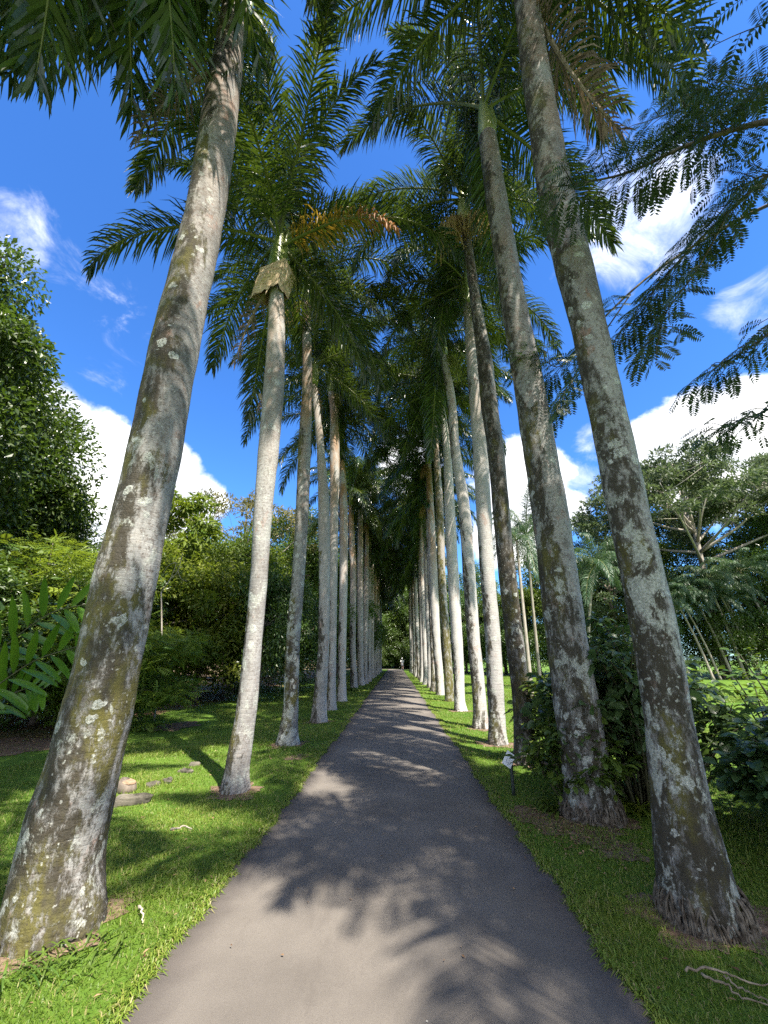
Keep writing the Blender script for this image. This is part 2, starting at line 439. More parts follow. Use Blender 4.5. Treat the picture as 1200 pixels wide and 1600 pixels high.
FCLS = [(80, 55), (64, 78), (50, 88), (36, 90), (22, 88), (6, 80), (-12, 62), (-30, 42)]
FG, FM = [], []
for i, (el, dr) in enumerate(FCLS):
    gs = [frond(11 + i * 7 + k, el + 4 * k - 4, dr + 12 * k - 8, L=3.5 + .25 * k) for k in range(3)]
    FG.append(gs); FM.append([gg.mesh('frond', ['frond', 'rachis'], False, (1,)) for gg in gs])
DRY = frond(301, -58, 24, L=2.6, n=46, ll=.62, w=.026, hang=1.5).mesh('dry_frond', ['dry_frond', 'stick'])
DRY2 = frond(302, -70, 16, L=1.9, n=40, ll=.45, w=.022, hang=1.8).mesh('dry_frond', ['dry_frond', 'stick'])
CURL = frond(305, -86, -14, L=3.2, n=80, ll=.72, w=.024, hang=1.3).mesh('dry_frond', ['dry_frond', 'stick'])

BIGF = [frond(310 + k, -14 - 10 * k, 46, L=3.9, n=64, ll=1.15, w=.050, hang=1.7, jit=2.1).mesh('frond', ['frond', 'rachis'], False, (1,)) for k in range(2)]
def yellow_mesh():
    g = frond(303, -2, 62, L=3.3, n=90, ll=.66, w=.026, hang=2.0, jit=2.2)
    v, t, c, i = g.arrays()
    r = np.hypot(v[:, 0], v[:, 1]) + np.random.default_rng(1).normal(0, .25, len(v))
    far = r[t].mean(1) > 2.1
    i = np.where((i == 0) & far, 2, i)
    g2 = Geo(); g2.V, g2.T, g2.C, g2.I, g2.n = [v], [t], [c], [i], len(v)
    return g2.mesh('frond', ['yellow_frond', 'rachis', 'rust_frond'], False, (1,))
YEL = yellow_mesh()

def tassel(seed, L=.9, n=150, spread=.45):
    rg = np.random.default_rng(seed); g = Geo()
    main = smooth_path([[0, 0, 0], [.22, 0, -.02], [.42, 0, -.22], [.5, 0, -.5]], 10)
    v, t = tube(main, np.linspace(.03, .01, 10), 6); g.add(v, t, .4, 0)
    for k in range(n):
        b = main[rg.integers(2, 10)]; a = rg.uniform(0, 6.28); sp = spread * rg.uniform(.2, 1)
        d = np.array([math.cos(a) * sp, math.sin(a) * sp, -.25]); l = L * rg.uniform(.5, 1)
        pts = [b, b + d * l * .5 + [0, 0, .02], b + d * l * .8 + [0, 0, -l * .35], b + d * l * .9 + [0, 0, -l * .65]]
        pts = np.array(pts); w = .007
        perp = nz(np.cross(d, rg.normal(size=3))) * w
        V = np.concatenate([[p - perp, p + perp] for p in pts])
        T = []
        for q in range(3):
            T += [[2 * q, 2 * q + 1, 2 * q + 3], [2 * q, 2 * q + 3, 2 * q + 2]]
        g.add(V, T, float(np.clip(rg.normal(.5, .25), 0, 1)), 0)
        m = 7
        q = pts[1] + (pts[3] - pts[1]) * rg.random((m, 1)) + rg.normal(0, .025, (m, 3))
        V2, T2 = leaves(q, rg.normal(size=(m, 3)), rg.normal(size=(m, 3)), .035, .02)
        g.add(V2, T2, float(np.clip(rg.normal(.6, .2), 0, 1)), 0)
    return g
TAS = tassel(5).mesh('inflorescence', ['flower'])
TASG = tassel(6, .75, 110, .6).mesh('inflorescence', ['green_flower'])

def shaft_mesh(h=1.15, r=.14, name='crownshaft'):
    g = Geo(); z = np.linspace(0, h, 14)
    prof = np.interp(z / h, [0, .08, .25, .6, .9, 1], [1.02, 1.22, 1.2, .95, .70, .55])
    pts = np.stack([.0 * z, 0 * z, z], 1)
    v, t = tube(pts, r * prof, 16); g.add(v, t)
    # a leaf base peeling away on one side
    b = smooth_path([[r * .9, .02, .1], [r * 1.15, .03, h * .45], [r * 1.0, .02, h * .8], [r * 1.3, .03, h * 1.12]], 10)
    v, t = tube(b, np.interp(np.linspace(0, 1, 10), [0, .4, 1], [.03, .055, .012]), 8); g.add(v, t)
    return g.mesh(name, ['shaft'], True)
SHAFT = shaft_mesh()

def trunk_mesh(path, seed, sides=44, dens=26, flare=True):
    """path rows: x, y, z, radius (metres, relative to the foot)"""
    rg = np.random.default_rng(seed); H = path[-1][2]
    n = max(24, int(H * dens)); p = smooth_path(path, n)
    ph = rg.uniform(0, 6.28, 8); g = Geo()
    z = p[:, 2]
    ringr = 1 + .003 * np.sin(z * 2 * math.pi / .085 + np.sin(z * 3) * 2) + .012 * np.sin(z * 5.1 + ph[0]) + .010 * np.sin(z * 11.7 + ph[1])
    rad = p[:, 3] * ringr
    def rf(k, a):
        q = 1 + .018 * np.sin(2 * a + ph[2] + z[k] * .5) + .012 * np.sin(3 * a + ph[3] - z[k] * .9) + .008 * np.sin(5 * a + ph[4] + z[k] * 2.3)
        if flare and z[k] < .30:
            f = (1 - max(z[k], 0) / .30) ** 1.5
            q = q + f * (.06 + .05 * np.sin(31 * a + z[k] * 60) * np.sin(z[k] * 70 + 4 * a) + .05 * np.sin(5 * a + ph[5]) + .045 * np.sin(9 * a + ph[6]) + .03 * np.sin(17 * a + ph[7] + z[k] * 30))
        return q
    v, t = tube(p[:, :3], rad, sides, True, rf)
    g.add(v, t); return g.mesh('trunk', ['palm_bark'], True)

def root_mass(r, seed):
    """collar of stubby exposed rootlets round the foot"""
    rg = np.random.default_rng(seed + 50); g = Geo()
    for k in range(int(420 * r / .3)):
        a = rg.uniform(0, 2 * math.pi); h = .03 + .17 * rg.random() ** 1.8; c, s_ = math.cos(a), math.sin(a)
        r0 = r * (1.0 - .10 * h / .2); r1 = r * rg.uniform(1.02, 1.13); tw = rg.normal(0, .10)
        p = [[c * r0, s_ * r0, h], [math.cos(a + tw) * (r0 * .35 + r1 * .68), math.sin(a + tw) * (r0 * .35 + r1 * .68), h * .62], [math.cos(a + 1.6 * tw) * r1, math.sin(a + 1.6 * tw) * r1, -.02]]
        v, t = tube(smooth_path(p, 6), rg.uniform(.006, .013) * np.linspace(.9, .7, 6), 5); g.add(v, t, float(rg.random()))
    return g.mesh('root_mass', ['rootlet'], True)
M['rootlet'] = plain('rootlet', (.045, .035, .026), (.17, .145, .115), 22, .95, .1, .5, .01)

def pixel_path(base, pts):
    """trunk axis from points on the photograph, each lifted to the trunk's own distance"""
    b = gp(base[0], base[1]); y = b[1]; rows = []
    for (px, py, w) in [base] + list(pts):
        q = vp(px, py, y) if (px, py) != (base[0], base[1]) else b
        d = depth(q); off = math.hypot(q[0], d) / d
        rows.append([q[0] - b[0], 0.0, max(q[2], 0), w / 2 * d / FPX / off])
    rows[0][2] = -.06
    return b, rows

GOLD = 2.39996
def dress(root, top, scale, rng, nfr, mats=None, low=-30, shaft=True, skip=None, tas=None):
    """crownshaft and individual fronds of one palm"""
    if shaft:
        link('crownshaft', SHAFT, root, top, (0, 0, rng.uniform(0, 6.28)), (scale, scale, scale))
    a0 = rng.uniform(0, 6.28); c = Vector(top) + Vector((0, 0, 1.08 * scale))
    for k in range(nfr):
        u = k / (nfr - 1)
        cls = min(7, int(u * 7.4 + rng.uniform(-.3, .5))); cls = max(0, cls)
        az = a0 + k * GOLD + rng.uniform(-.25, .25)
        if skip and skip(az % 6.2832, cls): continue
        s = scale * rng.uniform(.9, 1.12)
        link('frond', FM[cls][rng.randrange(3)], root, c - Vector((0, 0, .25 * u * scale)), (rng.uniform(-.12, .12), rng.uniform(-.06, .06), az), (s, s, s))

def palm(spec_base, pts, seed, label, nfr=16, scale=1.0, moss=.5, brown=.5, lichen=.5, pale=0., group=None, skip=None, olive=0.0):
    b, rows = pixel_path(spec_base, pts)
    rng = random.Random(seed)
    root = empty('royal_palm', tuple(b)); tag(root, label, 'palm tree', group)
    tr = link('trunk', trunk_mesh(rows, seed), root)
    tr['olive'] = olive; tr['moss'] = moss; tr['brown'] = brown; tr['lichen'] = lichen; tr['pale'] = pale
    if b[0] > 0 and depth(b) < 5:
        link('root_mass', root_mass(rows[0][3], seed), root)
    top = (rows[-1][0], rows[-1][1], rows[-1][2] - .05)
    dress(root, top, scale, rng, nfr, skip=skip)
    return root, Vector(top), rng

def hang_tassel(root, top, az, sc=1.0, mesh=None, z=-.02):
    return link('inflorescence', mesh or TAS, root, top + Vector((0, 0, z)), (0, 0, az), (sc, sc, sc))

LG = 'royal palms in the left row of the avenue'
RG = 'royal palms in the right row of the avenue'

# ---- left row, nearest first
L1, t1, r1 = palm((84, 1452, 176), [(93, 1350, 158), (110, 1270, 144), (130, 1200, 128), (155, 1100, 119), (177, 1000, 109), (198, 900, 103), (222, 800, 93), (244, 700, 87), (262, 600, 82),
      (283, 500, 75), (306, 400, 67), (326, 300, 61), (341, 200, 57), (356, 100, 48), (368, 20, 42)], 1,
     'massive palm trunk filling the left edge, mossy olive-brown with a pale grey side', 17, 1.12, .69, .25, .56, 0, LG, lambda a, c: a < 1.5 or a > 4.9, .045)
L2, t2, r2 = palm((367, 1236, 47), [(370, 1205, 41), (376, 1165, 38), (386, 1100, 33), (396, 1000, 28.5), (405, 900, 27.5), (411, 800, 29), (420, 700, 32), (428, 600, 32), (432, 500, 26), (431, 425, 21)], 2,
     'smooth grey palm with a boxy tan dry sheath wrapped round its top', 17, 1.0, .455, .5, .64, .16, LG, lambda a, c: (c >= 4 and (a < .4 or a > 5.2)) or (c >= 5 and 3.9 < a < 5.5))
L3, t3, r3 = palm((450, 1163, 37), [(452, 1130, 28), (455, 1095, 24), (458, 1000, 22), (466, 900, 20), (472, 800, 20), (476, 700, 20), (480, 600, 16), (479, 500, 13.5), (479, 470, 13)], 3,
     'slim palm left of the path, rusty moss streaks and white lichen foot, third from camera', 15, 1.0, .57, .75, .66, 0, LG, None, .06)
L4, t4, r4 = palm((498, 1128, 27), [(500, 1090, 21), (503, 1050, 18.5), (506, 1000, 17), (507, 900, 17), (506, 800, 18), (504, 750, 15.5), (500, 690, 12), (495, 640, 10.5), (490, 600, 10)], 4,
     'palm with a smooth grey face bending left at its top, fourth in the left row', 15, 1.0, .46, .3, .5, .3, LG)
L5, t5, r5 = palm((516, 1109, 20), [(517, 1070, 16), (519, 1000, 13.5), (521, 900, 13), (522, 800, 13.5), (523, 700, 15), (521, 640, 11), (517, 612, 10)], 5,
     'straight palm with a tan upper trunk and green crownshaft, fifth in the left row', 18, 1.1, .45, .7, .45, .35, LG, lambda a, c: c >= 6 and 3.9 < a < 5.6)
L6, t6, r6 = palm((534, 1096, 17), [(534, 1060, 13), (535, 1000, 12.5), (537, 900, 13), (537, 800, 13), (535, 740, 9.5), (531, 690, 8.5)], 6,
     'pale grey palm with an orange-brown top, sixth in the left row', 24, 1.12, .40, .95, .4, .5, LG)
L7, t7, r7 = palm((553, 1075, 13), [(552, 1040, 10), (551, 1000, 9.7), (552, 900, 9.7), (550, 850, 9.5), (548, 790, 7.5)], 7,
     'left row palm with a rusty bare top behind a weedy foot, seventh from camera', 24, 1.12, .48, .95, .4, .3, LG)
L8, t8, r8 = palm((564, 1071, 12), [(563, 1030, 10), (563, 900, 9.5), (563, 800, 7.3), (562, 780, 7)], 8,
     'left row palm with a tan flower tassel under its crown, eighth from camera', 24, 1.12, .42, .6, .4, .4, LG)
# ---- right row
R1, q1, s1 = palm((1103, 1438, 150), [(1085, 1370, 128), (1062, 1240, 97), (1053, 1180, 88), (1041, 1100, 80), (1025, 1000, 77), (1004, 900, 72), (981, 800, 67), (961, 700, 63), (939, 600, 58), (917, 500, 56),
      (892, 400, 58), (868, 300, 54), (851, 200, 47), (835, 100, 42), (822, 0, 37), (818, -30, 35)], 21,
     'near right palm leaning inward, black moss and big white lichen spots on its trunk', 17, 1.12, .565, .35, .66, 0, RG, lambda a, c: c >= 3 and 1.7 < a < 4.4)
R2, q2, s2 = palm((926, 1277, 95), [(920, 1238, 83), (913, 1190, 77), (900, 1100, 71), (885, 1000, 65), (872, 900, 60), (859, 800, 56), (843, 700, 51), (826, 600, 47), (807, 500, 41), (790, 400, 36), (774, 300, 33), (762, 215, 28)], 22,
     'second right palm standing in the shrubs, dark blotched trunk with a ringed foot', 17, 1.05, .55, .25, .58, 0, RG, lambda a, c: (c >= 5 and 2.0 < a < 5.7) or (c >= 4 and 3.5 < a < 5.6))
R3, q3, s3 = palm((822, 1192, 40), [(819, 1140, 33), (815, 1090, 29), (804, 1000, 28), (793, 900, 27), (783, 800, 26), (774, 700, 26), (764, 630, 26), (757, 560, 24), (746, 490, 18), (736, 420, 15), (725, 345, 13)], 23,
     'blackish mossy palm rising out of the shrub by the label, tan tassel up high', 16, 1.0, .72, .25, .5, 0, RG, lambda a, c: c >= 5 and 3.4 < a < 5.9)
R4, q4, s4 = palm((777, 1163, 30), [(776, 1120, 27), (773, 1060, 26), (770, 1000, 25), (762, 900, 23.5), (756, 800, 24), (750, 700, 23), (739, 570, 19), (730, 475, 13)], 24,
     'sunlit pinkish-grey palm nearest beyond the shrub on the right, speckled with lichen', 15, 1.0, .46, .35, .62, .45, RG, lambda a, c: c >= 6 and 3.9 < a < 5.6)
R5, q5, s5 = palm((751, 1138, 26), [(750, 1110, 22), (746, 1060, 20.5), (740, 1000, 20), (733, 900, 19.5), (726, 800, 18.5), (711, 700, 15.5), (705, 620, 13), (692, 555, 11)], 25,
     'bright ringed palm with olive moss up its left side and pale flaring foot', 15, 1.0, .50, .35, .52, .6, RG, lambda a, c: c >= 6 and 3.9 < a < 5.6)
R6, q6, s6 = palm((720, 1111, 20), [(718, 1090, 17), (717, 1050, 16), (714, 1000, 17), (708, 900, 17.5), (703, 800, 16.5), (698, 700, 12), (690, 635, 10)], 26,
     'whitish palm with a bulbous foot on the sunny right verge', 24, 1.1, .40, .3, .4, .75, RG)
R7, q7, s7 = palm((703, 1096, 16), [(701, 1060, 14), (697, 1000, 13), (690, 900, 12.5), (687, 800, 12.5), (681, 700, 9.5), (677, 650, 9)], 27,
     'palm coated in yellow-green moss between two whitish trunks on the right', 24, 1.15, .70, .4, .45, .3, RG, None, .35)
R8, q8, s8 = palm((688, 1086, 14), [(686, 1050, 13.5), (682, 1000, 13), (677, 900, 13), (673, 800, 11), (669, 725, 9)], 28,
     'smooth pale palm with a rust-coloured top, eighth in the right row', 24, 1.15, .38, .95, .35, .65, RG)

# extras that the photo shows on particular palms
hang_tassel(R3, q3, R(215), 1.35); hang_tassel(R3, q3, R(300), 1.2)
hang_tassel(L3, t3, R(190), .95); hang_tassel(L3, t3, R(20), .7, TASG)
hang_tassel(L8, t8, R(200), .9); hang_tassel(L8, t8, R(-30), .7, TASG)
for a in (R(165), R(12)): hang_tassel(L2, t2, a, .7, TASG, .25)
hang_tassel(R5, q5, R(-20), .9, TASG); hang_tassel(R4, q4, R(-40), .7, TASG); hang_tassel(L5, t5, R(-15), .8, TASG)
hang_tassel(R8, q8, R(210), .8); hang_tassel(L6, t6, R(-20), .7, TASG)
def extra_frond(root, top, mesh, az, sc=1.0, dz=.3, label=None, name='frond', tilt=(0, 0), dx=0.0):
    o = link(name, mesh, root, top + Vector((dx, 0, dz)), (tilt[0], tilt[1], az), (sc, sc, sc))
    if label: o['label'] = label
    return o
extra_frond(R1, q1, CURL, R(-12), 1.35, .0, 'dead brown frond hanging down beside the trunk')
extra_frond(L2, t2, YEL, R(-26), 1.0, .72, 'yellow and rusty dying frond')
extra_frond(L1, t1, DRY, R(200), .8, -1.4, 'dead brown frond hanging behind the trunk')
extra_frond(L2, t2, DRY2, R(178), .95, -.45, 'dry brown frond hanging beside the trunk', dx=-.15)
extra_frond(L2, t2, DRY2, R(2), .8, -2.9, 'pinkish dry frond hanging beside the trunk', dx=-.02)
extra_frond(L4, t4, DRY2, R(20), .8, .1, 'dry brown frond'); extra_frond(L5, t5, DRY2, R(-30), .9, .05, 'dry brown frond')
# crowns of the two nearest palms: fronds the camera looks up at
for az, m, s in ((R(178), BIGF[0], 1.0), (R(199), BIGF[1], 1.0), (R(216), BIGF[0], 1.1), (R(243), BIGF[1], 1.05), (R(262), BIGF[1], .95), (R(283), BIGF[1], .8), (R(252), BIGF[0], 1.05), (R(186), FM[5][1], 1.35), (R(225), FM[5][2], 1.35)):
    extra_frond(L1, t1, m, az, s, .75 if az < R(240) else .1)
for az, m, s in ((R(172), FM[4][2], 1.1), (R(150), FM[5][0], 1.05), (R(2), BIGF[1], .95), (R(-30), BIGF[0], 1.05), (R(-58), BIGF[1], .95), (R(-12), FM[6][1], 1.2), (R(200), FM[5][1], 1.1)):
    extra_frond(R1, q1, m, az, s, 1.0)

# the dry boxy sheath on the second left palm
def sheath():
    """folded boxy sheath: four creased walls, a lid, drooping torn corners, hollow beneath"""
    g = Geo(); rg = np.random.default_rng(4); m = 10
    TL, TR = [-.37, -.28, .34], [.40, -.31, .42]; BL, BR = [-.40, -.30, -.50], [.33, -.29, -.26]
    tl, tr = [-.33, .24, .36], [.36, .24, .40]; bl, br = [-.35, .22, -.36], [.31, .22, -.24]
    def wall(a, b, c, d, bul):
        a, b, c, d = map(np.array, (a, b, c, d)); n = nz(np.cross(b - a, d - a)); V = []
        for i in range(m + 1):
            for j in range(m + 1):
                u, v = i / m, j / m
                p = a * (1 - u) * (1 - v) + b * u * (1 - v) + c * u * v + d * (1 - u) * v
                e = math.sin(math.pi * u) * math.sin(math.pi * v)
                p = p + n * (bul * e + .016 * math.sin(9 * v + 3 * u + bul * 40) * e + .02 * math.sin(17 * u - 6 * v + bul * 90) * e + rg.normal(0, .007))
                if v == 0: p = p + np.array([0, 0, -.05 * abs(math.sin(4.5 * u)) - .05 * abs(math.sin(13 * u + bul * 60))])
                V.append(p)
        T = []
        for i in range(m):
            for j in range(m):
                k = i * (m + 1) + j; T += [[k, k + m + 1, k + m + 2], [k, k + m + 2, k + 1]]
        g.add(V, T)
    wall(BL, BR, TR, TL, .05); wall(BR, br, tr, TR, .03); wall(br, bl, tl, tr, .03); wall(bl, BL, TL, tl, .03); wall(TL, TR, tr, tl, .03)
    for (x, y, z, l) in ((-.40, -.30, -.50, .18), (.06, -.30, -.36, .30), (-.33, .2, -.34, .2)):
        g.add([[x, y, z], [x + .10, y - .01, z + .02], [x + .01, y - .03, z - l], [x + .045, y + .03, z]], [[0, 1, 2], [0, 2, 3], [1, 3, 2]])
    return g.mesh('dry_sheath', ['sheath'], False)
o = link('dry_sheath', sheath(), L2, t2 + Vector((0.03, 0, -.30)), (0, R(7), R(-18)), (.76, .80, .82)); o['label'] = 'boxy tan dry leaf sheath'

# ---- the rest of the avenue: rows keep going at their own spacing
def straight_trunk(seed, H):
    rg = np.random.default_rng(seed); lx, ly = rg.normal(0, .12, 2)
    z = np.array([-.05, .15, .5, 1.2, 3, 5.5, 8, H * .9, H]); u = z / H
    r = np.array([.29, .26, .215, .185, .17, .18, .165, .135, .12])
    return trunk_mesh([[lx * math.sin(a * 2.2), ly * math.sin(a * 2.6), b, c] for a, b, c in zip(u, z, r)], seed, 26, 12)
ST = [(straight_trunk(900 + k, h), h) for k, h in enumerate((10.4, 11.2, 10.8, 11.6))]

def crown_mesh(seed, nfr=26):
    rng = random.Random(seed); g = Geo(); a0 = rng.uniform(0, 6)
    for k in range(nfr):
        u = k / (nfr - 1); cls = max(0, min(7, int(u * 7.4 + rng.uniform(-.3, .5))))
        s = rng.uniform(.95, 1.22)
        mt = Matrix.Translation((0, 0, 1.05 - .25 * u)) @ Matrix.Rotation(a0 + k * GOLD, 4, 'Z') @ Matrix.Scale(s, 4)
        g.merge(FG[cls][rng.randrange(3)], mt)
    return g.mesh('crown', ['frond', 'rachis'], False)
CR = [crown_mesh(40 + k) for k in range(3)]

def row_palm(x, y, seed, label, group, pale=.5, individual=False):
    rng = random.Random(seed); m, h = ST[rng.randrange(4)]
    root = empty('royal_palm', (x, y, 0), rng.uniform(0, 6.28), rng.uniform(.94, 1.06)); tag(root, label, 'palm tree', group)
    tr = link('trunk', m, root)
    tr['moss'] = rng.uniform(.36, .56); tr['brown'] = rng.uniform(.3, .9); tr['lichen'] = .4; tr['pale'] = pale * rng.uniform(.4, 1.1)
    if individual:
        dress(root, (0, 0, h - .05), 1.0, rng, 15)
    else:
        link('crownshaft', SHAFT, root, (0, 0, h - .05))
        link('crown', CR[rng.randrange(3)], root, (0, 0, h - .05))
    if rng.random() < .5:
        link('inflorescence', TAS if rng.random() < .6 else TASG, root, (0, 0, h - .03), (0, 0, rng.uniform(0, 6.28)), (.85,) * 3)
    return root
ORD = ['ninth', 'tenth', 'eleventh', 'twelfth', 'thirteenth', 'fourteenth', 'fifteenth', 'sixteenth', 'seventeenth', 'eighteenth', 'nineteenth', 'twentieth', 'twenty-first', 'twenty-second', 'twenty-third']
yL = [30.6, 33.6, 36.4, 39.4, 42.3, 45.2, 48.3, 51.2, 54.3, 57.4, 60.4, 63.5]
for k, y in enumerate(yL):
    row_palm(-2.16 + .05 * math.sin(k * 2.1), y, 500 + k, f'distant grey palm, {ORD[k]} from the camera in the left row', LG, .45)
yR = [23.6, 26.6, 29.8, 33.0, 36.2, 39.3, 42.5, 45.6, 48.8, 52.0, 55.2, 58.3]
for k, y in enumerate(yR):
    row_palm(2.08 + .05 * math.sin(k * 1.7), y, 600 + k, f'distant pale palm, {ORD[k]} from the camera in the right row', RG, .8)
# unseen palm behind the photographer, placed for the frond shadow on the path
row_palm(4.65, -1.35, 700, 'unseen palm on the grass behind the photographer to the right, placed for its shadow', None, .3, True)

# the palm beside the photographer on the left: its old fronds hang into the top left corner
b0 = empty('royal_palm', (-2.25, .15, 0)); tag(b0, 'palm just beside the photographer, its big dark fronds hang in the top left corner', 'palm tree', LG)
tr = link('trunk', straight_trunk(950, 9.75), b0); tr['moss'] = .5; tr['brown'] = .4; tr['lichen'] = .5; tr['pale'] = 0.0
t0 = Vector((0, 0, 9.7))
dress(b0, t0, 1.0, random.Random(77), 15, skip=lambda a, c: .2 < a < 2.9 and c > 2)
for az, k, sc_, dz in ((74, 0, .86, .35), (92, 1, .90, .25), (107, 0, .95, .2), (122, 1, 1.0, .3), (137, 0, 1.0, .4), (150, 1, 1.05, .2), (99, 0, .82, .75), (128, 1, .9, .8), (160, 0, 1.1, .6)):
    extra_frond(b0, t0, BIGF[k], R(az), sc_, dz)

# ------------------------------------------------------------------ broadleaf trees
def skeleton(rg, H, Rr, cbase, ntr, lean=0.1, trad=.22, centres=None):
    """trunk and limbs reaching the leaf clumps"""
    g = Geo()
    top = np.array([rg.normal(0, lean * H * .3), rg.normal(0, lean * H * .3), cbase + (H - cbase) * .55])
    tp = smooth_path([[0, 0, -.1], [top[0] * .2 + rg.normal(0, .1), top[1] * .2, top[2] * .35], [top[0] * .6, top[1] * .6 + rg.normal(0, .1), top[2] * .7], top], 16)
    fl = np.interp(np.linspace(0, 1, 16), [0, .06, .5, 1], [1.5, 1.05, .75, .25])
    v, t = tube(tp, trad * fl, 10); g.add(v, t)
    idx = rg.permutation(len(centres))[:ntr]; prim = []
    for i in idx:
        c = centres[i]; k = int(np.clip(np.interp(c[2] * .75, tp[:, 2], np.arange(16)), 4, 14)); b = tp[k]
        mid = b * .5 + c * .5 + [0, 0, -.08 * np.linalg.norm(c - b)] + rg.normal(0, .05 * Rr, 3)
        pp = smooth_path([b, mid, c], 9); v, t = tube(pp, np.linspace(trad * .42, trad * .08, 9), 7); g.add(v, t); prim.append(pp)
    nodes = np.concatenate(prim)
    for c in centres:
        d = np.linalg.norm(nodes - c, axis=1) + np.maximum(0, nodes[:, 2] - c[2]) * .7
        b = nodes[np.argmin(d)]
        if np.linalg.norm(b - c) < .05: continue
        mid = (b + c) / 2 + rg.normal(0, .06 * Rr, 3)
        v, t = tube(smooth_path([b, mid, c], 5), np.linspace(trad * .10, trad * .03, 5), 5); g.add(v, t)
    return g

def broadleaf(seed, H, Rr, cbase, nclump=70, nleaf=16000, leaf=.2, asp=.42, flat=.65, csize=.9, droop=.2, mat='leaf_mid', wood='wood', trad=.2, spray=False, top_bias=.3, ntr=9, umbrella=False):
    rg = np.random.default_rng(seed)
    if umbrella:
        a = rg.uniform(0, 6.28, nclump); r = Rr * np.sqrt(rg.random(nclump))
        z = cbase + (H - cbase) * (1 - .55 * (r / Rr) ** 2) * rg.uniform(.62, 1, nclump)
        C = np.stack([r * np.cos(a), r * np.sin(a), z], 1)
    else:
        d = nz(rg.normal(size=(nclump, 3)) + [0, 0, top_bias])
        rr = rg.uniform(.45, 1.0, nclump) ** .6
        lob = 1 + .18 * np.sin(3 * np.arctan2(d[:, 1], d[:, 0]) + seed) + .12 * np.sin(5 * d[:, 2] + seed * 2)
        cz = cbase + (H - cbase) * .45
        C = d * (rr * lob)[:, None] * [Rr, Rr, 1] ; C[:, 2] = cz + d[:, 2] * rr * lob * np.where(d[:, 2] > 0, H - cz, cz - cbase)
    sk = skeleton(rg, H, Rr, cbase, min(ntr, nclump), .1, trad, C)
    cs = csize * rg.uniform(.55, 1.4, nclump)
    wt = cs ** 2 / np.sum(cs ** 2); ci = rg.choice(nclump, nleaf, p=wt)
    q = nz(rg.normal(size=(nleaf, 3)) + [0, 0, .25]); rad = rg.random(nleaf) ** .45
    off = q * (rad * cs[ci])[:, None] * [1, 1, flat]
    P = C[ci] + off
    ax = nz(q * .6 + rg.normal(0, .55, (nleaf, 3)) + [0, 0, -droop])
    nn = nz(np.array([0, 0, .9]) + rg.normal(0, .45, (nleaf, 3)) + q * .4)
    ct = rg.normal(.42, .2, nclump)
    tint = np.clip(ct[ci] + rg.normal(0, .18, nleaf), 0, 1)
    l = leaf * rg.uniform(.65, 1.25, nleaf); g = Geo()
    if not spray:
        v, t = leaves(P, ax, nn, l, l * asp); g.add(v, t, np.repeat(tint, 4), 0)
    else:                                                       # feathery compound leaves
        ax[:, 2] *= .5; ax = nz(ax); B = nz(np.cross(nn, ax)); K = 6
        for k in range(K):
            for s in (-1, 1):
                b = P + ax * (l * (k + .4) / K)[:, None] + np.array([0, 0, -1.]) * (l * .10 * (k / K) ** 2)[:, None]
                la = nz(B * s + ax * .55); lw = l * .30 * math.sin(math.pi * (k + 1) / (K + 1.3))
                v, t = leaves(b, la, nn, lw, lw * .42, .05); g.add(v, t, np.repeat(tint, 4), 0)
    return sk.mesh('trunk', [wood], True), g.mesh('crown', [mat])

def plant_tree(meshes, loc, rz, sc, name, label, cat='tree', group=None):
    o = empty(name, (loc[0], loc[1], 0), rz); o.scale = sc if hasattr(sc, '__len__') else (sc, sc, sc)
    tag(o, label, cat, group)
    link('trunk', meshes[0], o); link('crown', meshes[1], o)
    return o

# kinds
K_bigdark = broadleaf(101, 15, 5.2, 1.5, 150, 100000, .22, .48, .8, 1.2, .18, 'leaf_dark', trad=.32)
K_round = broadleaf(102, 9, 3.6, 1.0, 100, 50000, .20, .45, .75, .85, .25, 'leaf_dark', trad=.2)
K_mid = broadleaf(103, 9, 3.4, 1.4, 85, 26000, .20, .42, .7, .85, .3, 'leaf_mid', trad=.2)
K_lime = broadleaf(104, 6, 2.6, .5, 70, 20000, .17, .5, .5, .75, .1, 'leaf_lime', trad=.12)
K_grey = broadleaf(105, 12, 4.2, 3.5, 80, 24000, .22, .4, .6, .95, .2, 'leaf_grey', trad=.25)
K_tall = broadleaf(106, 16, 5.0, 3.0, 100, 26000, .32, .45, .65, 1.25, .2, 'leaf_mid', trad=.3)
K_talld = broadleaf(107, 17, 5.2, 2.0, 110, 28000, .32, .45, .7, 1.3, .2, 'leaf_dark', trad=.3)
K_lacy = broadleaf(108, 20, 9.5, 8.0, 190, 30000, .42, .34, .34, 1.05, .05, 'leaf_grey', 'wood_pale', trad=.34, spray=False, ntr=16, umbrella=True)
K_gold = broadleaf(109, 14, 6.0, 7.5, 80, 5200, .34, .3, .25, .75, .05, 'leaf_gold', 'wood_pale', trad=.22, ntr=14, umbrella=True)
K_feather = broadleaf(110, 2.7, 1.7, .25, 60, 2600, .34, .4, .22, .42, .05, 'leaf_lime', trad=.06, spray=True, ntr=8)
K_flimey = broadleaf(111, 4.6, 2.2, .8, 60, 2800, .36, .4, .25, .55, .05, 'leaf_lime', trad=.08, spray=True, ntr=8)
K_bush = broadleaf(112, 4.6, 2.3, .1, 75, 24000, .17, .45, .75, .65, .15, 'leaf_lime', trad=.10)
K_bushd = broadleaf(113, 5.0, 2.4, .1, 75, 24000, .16, .45, .75, .7, .25, 'leaf_dark', trad=.10)
K_whorl = broadleaf(114, 8, 2.6, 1.5, 60, 9000, .34, .36, .4, .6, .35, 'leaf_lime', trad=.14)
K_low = broadleaf(115, 1.9, 1.5, .05, 55, 13000, .13, .45, .7, .42, .15, 'leaf_lime', trad=.05)

